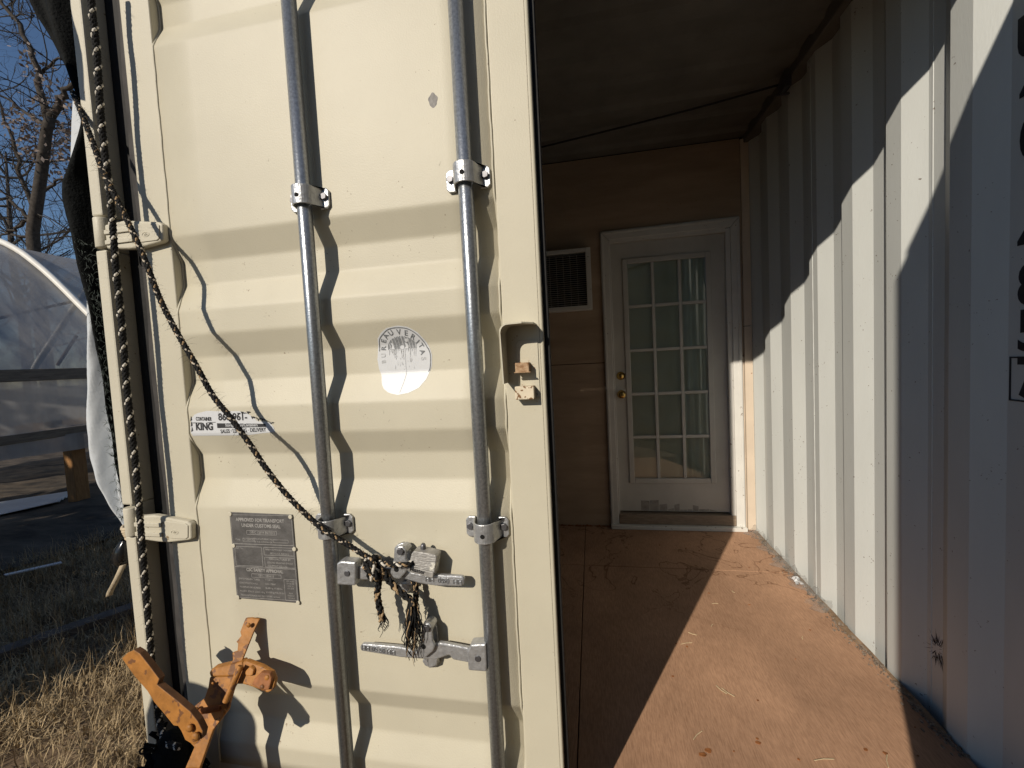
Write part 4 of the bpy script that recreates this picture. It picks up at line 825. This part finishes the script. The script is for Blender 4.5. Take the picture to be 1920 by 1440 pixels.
for pth,rr_ in wraps:
    ob, f_ = braid(pth, rr_, .0036, ['k','t','w','k','k','k'] if rr_ < .007 else ['k','k','w','k','t','k'], 'r', {'k':rope_k,'w':rope_w,'t':rope_t,'m':rope_m}, rd_); allobjs += ob; frs += f_
for key in ('tail1','tail2','loop2'):
    ob, f_ = braid(DATA[key][:7], .0078 if key != 'loop2' else .007, .004, ['k','t','k','k','t','k'], 'r', {'k':rope_k,'w':rope_w,'t':rope_t,'m':rope_m}, rd_); allobjs += ob; frs += f_
merged = {}
for k_,bm,m_ in allobjs:
    if k_ not in merged: merged[k_] = (MB(), m_)
    merged[k_][0].add(bm.v, bm.f)
# frayed ends: loose yarns hanging
def yarns(start, n, ln, spread, curl):
    for i in range(n):
        k_ = random.choice(['k','k','k','t','k']); p_ = Vector(start)+Vector((random.uniform(-.006,.006),random.uniform(-.006,.006),random.uniform(-.004,.02)))
        pts = [p_.copy()]; L_ = ln*random.uniform(.45,1.05); ax = random.uniform(-spread,spread); ay = random.uniform(-spread*.5,spread*.4); ph = random.uniform(0,6.28)
        for j in range(1,9):
            s_ = j/8; pts.append(p_+Vector((ax*math.sin(s_*math.pi*.75)+curl*math.sin(ph+s_*7)*s_*.6, ay*s_+curl*.6*math.cos(ph+s_*6)*s_, -L_*s_)))
        r0 = random.uniform(.0012,.0030)
        if k_ not in merged: merged[k_] = (MB(), rope_t)
        merged[k_][0].tube(pts, [r0*(1-.7*j/8) for j in range(9)], 5)
yarns(DATA['tail1'][-1], 10, .045, .012, .008)
yarns((-.347,-.058,.672), 44, .15, .020, .012); yarns((-.354,-.055,.63), 20, .105, .015, .014); yarns((-.345,-.05,.66), 8, .07, .014, .018)
for k_,(bm,m_) in merged.items(): RD(bm, {'k':'black_strand','w':'white_strand','t':'tan_strand','m':'flecked_strand'}[k_], m_, smooth=True)
RD(core(fr,.0066), 'rope_core', rope_k); RD(fuzz_mb(frs,.008,900,.016), 'rope_fuzz', rope_k)['kind'] = 'stuff'
# padlock
pl = thing('padlock', 'grey laminated padlock with black bumper hanging open on the upper door handle', 'padlock', (-.32,-.03,.765))
PLk = at(pl)
pad_m = mat('laminated_steel', (.40,.39,.37), .5, .5, .3, 30, .5, 90, .4, stretch=(1,1,8), spots=(.7,.68,.6), spot_scale=30, spot_thr=.62)
pb = PLk(MB().prism([(x,-.049,z) for x,_,z in DATA['PL']], (0,.034,0)), 'lock_body', pad_m, bevel=.004, seg=3)
bumper = mat('black_bumper', (.05,.048,.045), .5, 0, .4, 40)
PLk(MB().prism([(x,-.052,z) for x,_,z in DATA['PLb']], (0,.038,0)), 'bumper', mat('worn_bumper', (.30,.29,.27), .5, .2, .4, 40), bevel=.002)
t0_,t1_ = DATA['PLt']
o = text('lettering', 'Master', .0145, face_front((t0_[0]+t1_[0])/2-.008,-.0523,(t0_[2]+t1_[2])/2-.002,12), print_black, depth=.0004, bold=.0004); o.parent = pl; o.matrix_parent_inverse = pl.matrix_world.inverted()
PLk(MB().tube([(-.321,-.030,.788),(-.3205,-.030,.808),(-.3195,-.030,.8125)], [.007,.0068,.004], 12), 'shackle', bolt_m, smooth=True)

# ------------------------------------------------------------------ rusty ratchet tool
tl = thing('ratchet_puller', 'rusty orange ratchet puller with toothed bar and long lever leaning on the door', 'hand tool', (-.93,-.2,.1))
TL = at(tl)
def tp(name, key, th, m, bev=.002):
    return TL(MB().prism(DATA[key], (0,th,0)), name, m, bevel=bev)
tp('toothed_bar','TB_bar',.006,tool_m,.001); tp('body_plate','TB_body',.010,tool_m); tp('top_flange','TB_top',.022,tool_m,.004); tp('hook_head','TB_head',.014,tool_m,.004)
tp('head_casting','TB_headin',.012,tool_d,.003); tp('head_ear','TB_ear',.012,tool_m,.003)
hd = tp('lever','TB_handle',.005,tool_m,.0015)
# folded rim along the lever's upper edge, its shade painted in as dark colour
rim = [Vector(p) for p in DATA['TB_handle'][2:12]]
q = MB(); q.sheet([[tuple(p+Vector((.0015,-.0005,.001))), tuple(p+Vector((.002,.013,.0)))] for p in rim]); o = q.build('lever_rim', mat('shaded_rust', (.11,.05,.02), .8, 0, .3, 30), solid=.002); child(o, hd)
a,c = DATA['TB_pin']; TL(MB().tube([a,c], .0075, 14), 'pivot_pin', tool_m, bevel=.001, smooth=False)
a,c = [Vector(v) for v in DATA['TB_spring']]
ax = (c-a).normalized(); u_ = ax.orthogonal().normalized(); w_ = ax.cross(u_)
TL(MB().tube([a+ax*((c-a).length*i/200)+(u_*math.cos(i*.62)+w_*math.sin(i*.62))*.0058 for i in range(201)], .0016, 5), 'spring', tool_d, smooth=True)
for p_,rr_ in list(zip(DATA['TB_rivets'],(.0095,.0105)))+list(zip(DATA['TB_rivb'],(.010,.004,.006,.0065,.0075,.0075))):
    TL(MB().sphere(p_, rr_, 14, 8, (1,.6,1)), 'rivet', tool_m, smooth=True)
lo = Vector(DATA['TB_body'][8]); 
q = MB(); q.prism([tuple(Vector(DATA['TB_body'][9])), tuple(Vector(DATA['TB_body'][8])), (-.93,-.30,.02), (-.985,-.305,.02)], (0,.010,0)); TL(q, 'lower_arm', tool_m, bevel=.002)
q = MB(); q.box(-1.03,-.88,-.34,-.24,-.30,.03); TL(q, 'foot', tool_d, bevel=.006)
# bundle of black netting by the hinge post
nb = MB()
for i in range(150):
    c0 = Vector((random.uniform(-1.13,-1.0), random.uniform(-.14,-.05), random.uniform(-.2,.32)))
    if c0.z > .31-.9*abs(c0.x+1.03): c0.z -= .2
    pts = [c0]
    for j in range(5): pts.append(pts[-1]+Vector((random.uniform(-.03,.03),random.uniform(-.02,.02),random.uniform(-.04,.04))))
    nb.tube(spline(pts,12), random.uniform(.002,.006), 5)
q = nb; q.sphere((-1.06,-.09,.08), .17, 18, 12, (.5,.36,1.25))
tag(q.build('netting_bundle', tarp_k, smooth=True), 'bundled black netting heaped behind the orange tool', 'netting')

# ------------------------------------------------------------------ tarp curtain
tc_ = thing('tarp_curtain', 'black tarp curtain with white backing gathered and tied beside the container', 'tarp', (-1.3,.05,.8))
TC = at(tc_)
def curtain(Lk, Rk, m, name, nfold, amp, n=70, w_=22, wob=.004):
    A_ = lerp_list(Lk, n); B_ = lerp_list(Rk, n); rows = []
    for i in range(n):
        row = []
        a, c = A_[i], B_[i]
        for j in range(w_):
            s_ = j/(w_-1); p_ = a*(1-s_)+c*s_
            wd = np.linalg.norm(c-a)
            p_ = p_+np.array([0, min(amp, wd*.25)*math.sin(s_*nfold*math.pi+i*.09)+wob*math.sin(i*.9+j*1.3), 0])
            row.append(tuple(p_))
        rows.append(row)
    return TC(MB().sheet(rows), name, m, smooth=True, solid=.0015)
curtain(DATA['tarpL'], DATA['tarpR'], tarp_k, 'black_sheet', 3, .022, wob=.002)
curtain(DATA['whL'], DATA['whR'], tarp_w, 'white_sheet', 2.2, .022, wob=.0012)
q = MB(); rows = [[(x+.006*math.sin(z*30), -.30+.02*math.sin(z*18+x*40), z) for x in np.linspace(-1.47,-1.372,6)] for z in np.linspace(2.22,2.80,16)]
TC(q.sheet(rows), 'black_flap', tarp_k, smooth=True, solid=.0015)
q = MB(); q.prism(DATA['wh2'], (0,.002,0)); TC(q, 'white_sheet', tarp_w)
q = MB()
for i in range(900):
    t_ = random.random(); k0 = int(t_*69); a = lerp_list(DATA['tarpL'],70)[k0] if False else None
A_ = lerp_list(DATA['tarpL'],70); B_ = lerp_list(DATA['tarpR'],70)
for i in range(1100):
    k0 = random.randrange(34,68); s_ = random.random()**.8; p_ = Vector(A_[k0]*(1-s_)+B_[k0]*s_)+Vector((0,-.018,0)); a = random.uniform(0,6.28); l_ = random.uniform(.006,.018)
    d_ = Vector((math.cos(a),random.uniform(-.5,.1),math.sin(a)))
    q.tube([p_, p_+d_*l_*.5+Vector((0,0,.003)), p_+d_*l_], [.0005,.0005,.0002], 3, False)
TC(q, 'loose_thread', mat('green_thread', (.05,.065,.055), .6))
tx,ty,tz = -1.288,.03,.80
q = MB()
for i in range(5): q.tube([(tx+.021*math.cos(a)+.003*i, ty+.018*math.sin(a), tz+.012-.009*i+.004*math.sin(a+i)) for a in np.linspace(0,2*math.pi,15)], .0055, 6)
TC(q, 'tie_wrap', strap_m, smooth=True)
q = MB(); rows = [[(tx-.015-.6*(.795-z)*.35+rad*math.cos(a)*(1+.2*math.sin(3*a)), ty+rad*math.sin(a), z) for a in np.linspace(0,2*math.pi,17)] for z,rad in ((.77,.014),(.75,.028),(.725,.034),(.705,.03),(.69,.016))]
TC(q.sheet(rows), 'gathered_end', plastic_k, smooth=True)
q = MB(); rows = [[(x-.006,y-.008,z),(x+.006,y+.003,z+.002)] for x,y,z in spline([(-1.300,.01,.70),(-1.306,.0,.675),(-1.318,-.005,.65),(-1.338,-.005,.622),(-1.347,-.002,.608)],14)]
TC(q.sheet(rows), 'strap', strap_m, solid=.003, smooth=True)

# ------------------------------------------------------------------ hoop greenhouse
gh = thing('hoop_greenhouse', 'plastic covered hoop greenhouse with white pipe hoops and wooden boards', 'greenhouse', (-8.9,4.5,-.3))
H = at(gh)
arch = [(-6.4,.45),(-6.4,1.42),(-6.62,1.72),(-7.2,2.27),(-7.74,2.79),(-8.1,3.09),(-8.45,3.33),(-8.9,3.5)]
arch_full = arch + [(-17.8-x,z) for x,z in arch[::-1]][1:]
AP = spline([(x,0,z) for x,z in arch_full[1:-1]], 41)
Ys = np.arange(.5,10.0,.3)
q = MB(); q.sheet([[(p_[0]+.0, y, p_[2]-.03-.02*math.sin((y-.5)*math.pi/1.8*1)**2) for y in Ys] for p_ in AP]); H(q, 'film_roof', film, smooth=True)
q = MB(); q.sheet([[(-6.4+.03*math.sin(y*3+z*4), y, z) for y in Ys] for z in (.45,.7,.95,1.2,1.38)]); H(q, 'film_side', film, smooth=True)
q = MB(); q.sheet([[(-11.4, y, z) for y in Ys] for z in (.45,1.38)]); H(q, 'film_side', film, smooth=True)
for y in np.arange(.5,9.6,1.8): H(MB().tube([(p_[0]+.03, y, p_[2]+.01) for p_ in AP], .045, 10), 'hoop', pvc, smooth=True)
for z0,z1,nm in ((1.30,1.44,'hip_board'),(.60,.70,'lower_board')):
    q = MB(); q.box(-6.37,-6.33,.5,9.9,z0,z1); H(q, nm, wood_m, bevel=.006)
q = MB(); q.sheet([[(-6.33+.015*math.sin(y*4), y, z-(.02*math.sin(y*2.1) if z < .45 else 0)) for y in Ys] for z in (.62,.52,.42)]); H(q, 'film_hem', film, smooth=True)
for y in (.6,3.32,6.0,8.7):
    q = MB(); q.box(-6.58,-6.43,y-.075,y+.075,-.31,.60); H(q, 'post', post_m, bevel=.006)
q = MB(); q.tube([(-7.4,2.9,2.0),(-7.9,4.6,2.6)], .02, 8); q.tube([(-6.9,3.5,1.5),(-6.9,3.75,1.9)], .02, 8); H(q, 'brace', post_m, smooth=True)
q = MB(); rows = []
c0 = [Vector(v) for v in ((-7.9,2.75,-.25),(-7.02,3.66,-.25),(-7.0,2.15,-.25),(-6.66,3.2,-.25))]
for i in range(30):
    s_ = i/29; rows.append([tuple((c0[0]*(1-t_)+c0[1]*t_)*(1-s_)+(c0[2]*(1-t_)+c0[3]*t_)*s_+Vector((0,0,.012*math.sin(i*1.3)))) for t_ in np.linspace(0,1,10)])
tag(q.sheet(rows).build('corrugated_sheet', metal_sheet, smooth=True, solid=.002), 'white corrugated sheet lying on dark ground by the wooden post', 'sheet metal')
q = MB(); a,c = Vector((-3.35,.62,-.285)), Vector((-2.8,1.48,-.285)); d_ = (c-a).normalized(); n_ = Vector((-d_.y,d_.x,0))*.05
q.prism([a-n_, c-n_, c+n_, a+n_], (0,0,.045))
tag(q.build('grey_plank', grey_wood, bevel=.005), 'weathered grey plank lying in the dry grass', 'plank')
q = MB(); q.prism([(-4.42,1.42,-.20),(-4.36,1.40,-.195),(-4.12,1.60,-.185),(-4.18,1.63,-.19)], (0,0,.008))
tag(q.build('white_scrap', vinyl), 'small white scrap lying at the grass edge', 'scrap')

# ------------------------------------------------------------------ dry grass
def grass(name, n, region, hmin, hmax, m, wd=.0028):
    N = n; x, y = region(N); N = len(x)
    segs = 5; h = rng.uniform(hmin,hmax,N); az = rng.uniform(0,2*np.pi,N); lean = rng.uniform(.4,3.4,N); curl = rng.uniform(-3.5,4.5,N)
    tw = rng.uniform(-2.6,2.6,N)
    V = np.zeros((N,segs+1,2,3)); px = x.copy(); py_ = y.copy(); pz = np.full(N,-.325)+rng.uniform(0,.03,N)
    ang = lean*.35; a2 = az.copy()
    for s_ in range(segs+1):
        wv = wd*(1-s_/(segs+.6)); V[:,s_,0] = np.stack([px-np.sin(a2)*wv,py_+np.cos(a2)*wv,pz],1); V[:,s_,1] = np.stack([px+np.sin(a2)*wv,py_-np.cos(a2)*wv,pz],1)
        st = h/segs; px = px+np.sin(ang)*np.cos(a2)*st; py_ = py_+np.sin(ang)*np.sin(a2)*st; pz = np.maximum(pz+np.cos(ang)*st, -.325); ang = ang+curl*.32+lean*.2; a2 = a2+tw*.35
    V = V.reshape(-1,3); base = (np.arange(N)*(segs+1)*2)[:,None,None]; q_ = np.array([[2*i,2*i+1,2*i+3,2*i+2] for i in range(segs)])[None]
    F = (base+q_).reshape(-1,4)
    me = bpy.data.meshes.new(name); me.vertices.add(len(V)); me.vertices.foreach_set('co', V.ravel()); me.loops.add(F.size); me.loops.foreach_set('vertex_index', F.ravel().astype(np.int32))
    me.polygons.add(len(F)); me.polygons.foreach_set('loop_start', np.arange(0,F.size,4,dtype=np.int32)); me.polygons.foreach_set('loop_total', np.full(len(F),4,dtype=np.int32)); me.update(); me.validate()
    me.materials.append(m); o = bpy.data.objects.new(name, me); C.objects.link(o); o['kind'] = 'stuff'; o['label'] = 'tangled dry straw coloured grass beside the container'; return o
def reg(n):
    x = rng.uniform(-6.0,-1.28,n); y = rng.uniform(-.5,2.6,n)
    clump = np.sin(x*5+np.cos(y*6)*1.4)*np.cos(y*5.3+x*1.9)
    edge = (-4.55-.12*(3.6-y)) 
    keep = (rng.uniform(-.9,1,n) < clump+.35) & ((y < .85) | (x > edge+.0)) 
    return x[keep], y[keep]
grass('dry_grass', 80000, reg, .08, .24, grass_m, .0024)

# ------------------------------------------------------------------ trees
tree = thing('bare_oak_tree', 'tall bare oak with a few clinging leaf clumps behind the greenhouse', 'tree', (-19.05,11,-.3))
TR = at(tree)
main = DATA['tree']
rad = [.20,.13,.12,.06,.07,.07,.085,.09,.05,.08,.035,.04,.035,.06]
trunk = MB(); base = [(-19.05,11.0,-.4),(-19.1,11.0,3.0)]
trunk.tube(spline(base+main[0],26), [.23-.085*i/25 for i in range(26)], 12)
TR(trunk, 'trunk', bark, smooth=True)
limb = MB(); tw = MB()
def grow(p_, d_, ln, r_, lev):
    n_ = 5; pts = [p_]; cur = d_.normalized()
    for i in range(n_):
        cur = (cur+Vector((random.gauss(0,.20),random.gauss(0,.15),random.gauss(.05,.18)))).normalized(); pts.append(pts[-1]+cur*ln/n_)
    tw.tube(pts, [r_*(1-.6*i/n_) for i in range(n_+1)], 4 if lev > 1 else 6, False)
    if lev < 4 and len(tw.v) < 230000:
        for k_ in range(random.randint(2,4)):
            i = random.randint(1,n_); e = (cur+Vector((random.gauss(0,.8),random.gauss(0,.5),random.gauss(.1,.75)))).normalized()
            grow(pts[i], e, ln*random.uniform(.45,.75), r_*.5, lev+1)
for bi,br in enumerate(main):
    n_ = 12; pts = spline(br,n_)
    pts = [p_+np.array([random.gauss(0,.03),random.gauss(0,.05),random.gauss(0,.03)]) for p_ in pts]
    if bi > 0: TR(MB().tube(pts, [rad[bi]*(1-.6*i/(n_-1)) for i in range(n_)], 8), 'limb', bark, smooth=True)
    for k_ in range(3 if bi == 0 else 7):
        i = random.randint(2,n_-1); p_ = Vector(pts[i]); dr = Vector((random.gauss(0,1),random.gauss(0,.6),random.gauss(.3,.8)))
        grow(p_, dr, random.uniform(.9,2.4), .022, 1)
TR(tw, 'twigs', twig_m)['kind'] = 'stuff'
lv = MB()
for c_ in DATA['tree_leaf']:
    for i in range(34):
        p_ = Vector(c_)+Vector((random.gauss(0,.30),random.gauss(0,.3),random.gauss(0,.22))); a = Vector((random.gauss(0,1),random.gauss(0,1),random.gauss(0,1))).normalized(); b2 = a.orthogonal().normalized(); s_ = random.uniform(.05,.11)
        lv.add([p_-a*s_, p_+b2*s_*.5, p_+a*s_, p_-b2*s_*.5], [(0,1,2,3)])
TR(lv, 'leaves', leaf_m)['kind'] = 'stuff'
def back_tree(loc, hgt, label):
    global tw
    t_ = thing('bare_tree', label, 'tree', loc, group='bare trees beyond the greenhouse'); B = at(t_)
    tw = MB(); q = MB(); p0 = Vector(loc); q.tube([p0, p0+Vector((.1,0,hgt*.35)), p0+Vector((-.2,0,hgt*.6)), p0+Vector((.2,0,hgt))], [.3,.22,.14,.04], 8)
    for i in range(22): grow(p0+Vector((0,0,hgt*random.uniform(.25,.98))), Vector((random.gauss(0,1),random.gauss(0,.6),random.gauss(.35,.5))), hgt*random.uniform(.18,.34), .07, 1)
    B(q, 'trunk', bark, smooth=True); B(tw, 'twigs', twig_m)['kind'] = 'stuff'
back_tree((-30,17,-.4), 14, 'bare twiggy tree low behind the left side of the oak')
back_tree((-25,20,-.4), 12, 'bare twiggy tree seen between the oak trunk and the black tarp')

# ------------------------------------------------------------------ litter on the floor
q = MB()
for x,y,ln,a in ((.55,.60,.05,2.3),(.53,.61,.045,2.2),(.46,.86,.05,.3),(.66,1.18,.03,.1),(.93,.38,.05,1.1),(.75,.36,.06,.2),(.50,.93,.035,2.7),(.60,1.0,.02,1.0),(.78,1.3,.02,2),(.95,.95,.02,1.2),(.40,.40,.05,.8)):
    d_ = Vector((math.cos(a),math.sin(a),0)); p_ = Vector((x,y,.003)); q.tube([p_-d_*ln*.5, p_+Vector((-d_.y,d_.x,0))*.003, p_+d_*ln*.5], .0013, 5)
o = q.build('straw_litter', straw_m); o['kind'] = 'stuff'; o['label'] = 'bits of straw scattered on the plywood floor'
q = MB()
for i in range(26):
    x = random.uniform(.3,1.1); y = random.uniform(.3,1.9) if i > 8 else random.uniform(.28,.42); r_ = random.uniform(.002,.006)*(2 if i < 5 else 1)
    q.prism([(x+r_*random.uniform(.6,1.3)*math.cos(a), y+r_*random.uniform(.5,1)*math.sin(a), .0005) for a in np.linspace(0,6.28,8)[:-1]], (0,0,.0016))
o = q.build('leaf_litter', tool_d); o['kind'] = 'stuff'; o['label'] = 'small dark leaf crumbs on the plywood floor'
q = MB(); rows = []
for i in range(50):
    y = 1.15+i*.02; w2 = .05+.03*math.sin(i*.6)+.02*math.sin(i*1.7)
    rows.append([(1.165-w2*s_+.006*math.sin(i*2+s_*9), y, .004+.03*math.exp(-((1-s_)*.0+s_*2.2)**2)*(1+.5*math.sin(i*1.1))+.006*math.sin(i*1.7+s_*12)) for s_ in np.linspace(0,1,9)])
tag(q.sheet(rows).build('plastic_scrap', clear_film, smooth=True), 'crumpled clear plastic strip along the foot of the corrugated wall', 'plastic sheet')
q = MB(); rw = random.Random(8)
rows = [[(1.115+.010*i*.8+rw.uniform(-.006,.006), 1.455-.012*j+rw.uniform(-.006,.006), .008+.022*math.sin(i*.9)*math.sin(j*.7)**2+rw.uniform(0,.010)) for i in range(6)] for j in range(7)]
tag(q.sheet(rows).build('crumpled_wrapper', vinyl, solid=.001), 'small white crumpled wrapper at the foot of the corrugated wall', 'wrapper')
q = MB(); rg = random.Random(12)
for i in range(520):
    y = rg.uniform(.42,2.1); off = abs(rg.gauss(0,.022)); x = 1.166-off; r_ = rg.uniform(.0012,.0055)*(1.6 if off < .012 else 1)
    q.prism([(x+r_*rg.uniform(.5,1.4)*math.cos(a), y+r_*rg.uniform(.7,2.2)*math.sin(a), .0004) for a in np.linspace(0,6.28,7)[:-1]], (0,0,r_*.8))
o = q.build('wall_grit', mat('grit', (.17,.115,.075), .9, 0, .6, 90, col2=(.40,.32,.25))); o['kind'] = 'stuff'; o['label'] = 'grit and crumbs gathered where the floor meets the corrugated wall'
q = MB(); pts = []
rows = [[(1.167-.022*abs(math.sin(y*4.1)+.4*math.sin(y*11))*(t_), y, .0006+.009*(1-t_)+.002*math.sin(y*23+t_*3)) for t_ in (0,.5,1)] for y in np.arange(.50,2.1,.02)]
o = q.sheet(rows).build('dirt_edge', mat('caked_dirt', (.24,.165,.105), .95, 0, .4, 40, .6, 60, .1), smooth=True); o['kind'] = 'stuff'; o['label'] = 'ragged caked dirt along the foot of the corrugated wall'
# ------------------------------------------------------------------ things beside the camera whose shadows fall into view, plus an added sky blocker
def shrub(loc, rad_, n, label):
    t_ = thing('evergreen_shrub', label, 'shrub', loc, group='evergreen shrubs shading the grass'); B = at(t_)
    q = MB()
    for i in range(n):
        v = Vector((random.gauss(0,1),random.gauss(0,1),random.gauss(0,1))).normalized()*random.random()**.35
        p_ = Vector(loc)+Vector((v.x*rad_[0],v.y*rad_[1],rad_[2]+v.z*rad_[2]))
        a = Vector((random.gauss(0,1),random.gauss(0,1),random.gauss(0,1))).normalized(); b2 = a.orthogonal(); s_ = random.uniform(.05,.11)
        q.add([p_-a*s_, p_+b2*s_*.6, p_+a*s_, p_-b2*s_*.6], [(0,1,2,3)])
    B(q, 'foliage', ever_m); B(MB().tube([loc, Vector(loc)+Vector((0,0,rad_[2]*1.6))], [.09,.03], 8), 'trunk', bark)
shrub((-4.55,-1.2,-.32), (1.1,.6,.95), 4200, 'dense evergreen shrub left of the camera')
shrub((-6.3,-1.3,-.32), (1.4,.8,1.5), 5200, 'tall evergreen shrub left of the camera')
shrub((-8.6,-1.3,-.32), (1.6,.9,2.0), 4200, 'tallest evergreen shrub left of the camera')
q = MB(); cx_,cy_ = -1.53,-.98
rows = [[(cx_+r_*math.cos(a), cy_+r_*math.sin(a), z) for a in np.linspace(0,2*math.pi,33)] for z,r_ in ((-.32,.17),(.74,.17),(.82,.165),(.89,.14),(.93,.10),(.95,.05),(.955,.0))]
tag(q.sheet(rows).build('plastic_drum', drum_m, smooth=True), 'domed blue drum standing left of the camera', 'drum')

bw = thing('blocker', 'added dark plank barn standing behind the camera to the right', 'blocker', (4.5,-5.6,-.32)); BW = at(bw)  # added plank mass, unseen; blocks sky light to deepen shade in the container
blocker_m = mat('blocker_planks', (.075,.06,.048), .85, 0, .4, 4, .3, 20, .1, stretch=(6,6,.6))
for i in range(56):
    x = -.75+i*.19; q = MB(); q.box(x, x+.183, -5.62-.006*(i % 3), -5.58, -.35, 5.6); BW(q, 'plank', blocker_m)
q = MB(); q.box(-.7,9.8,-11,-5.63,-.35,5.5); BW(q, 'body', blocker_m)
q = MB(); q.prism([(-1.0,-5.3,5.55),(-1.0,-11.3,5.55),(-1.0,-8.3,7.3)], (11.1,0,0)); BW(q, 'blocker_roof', metal_sheet)
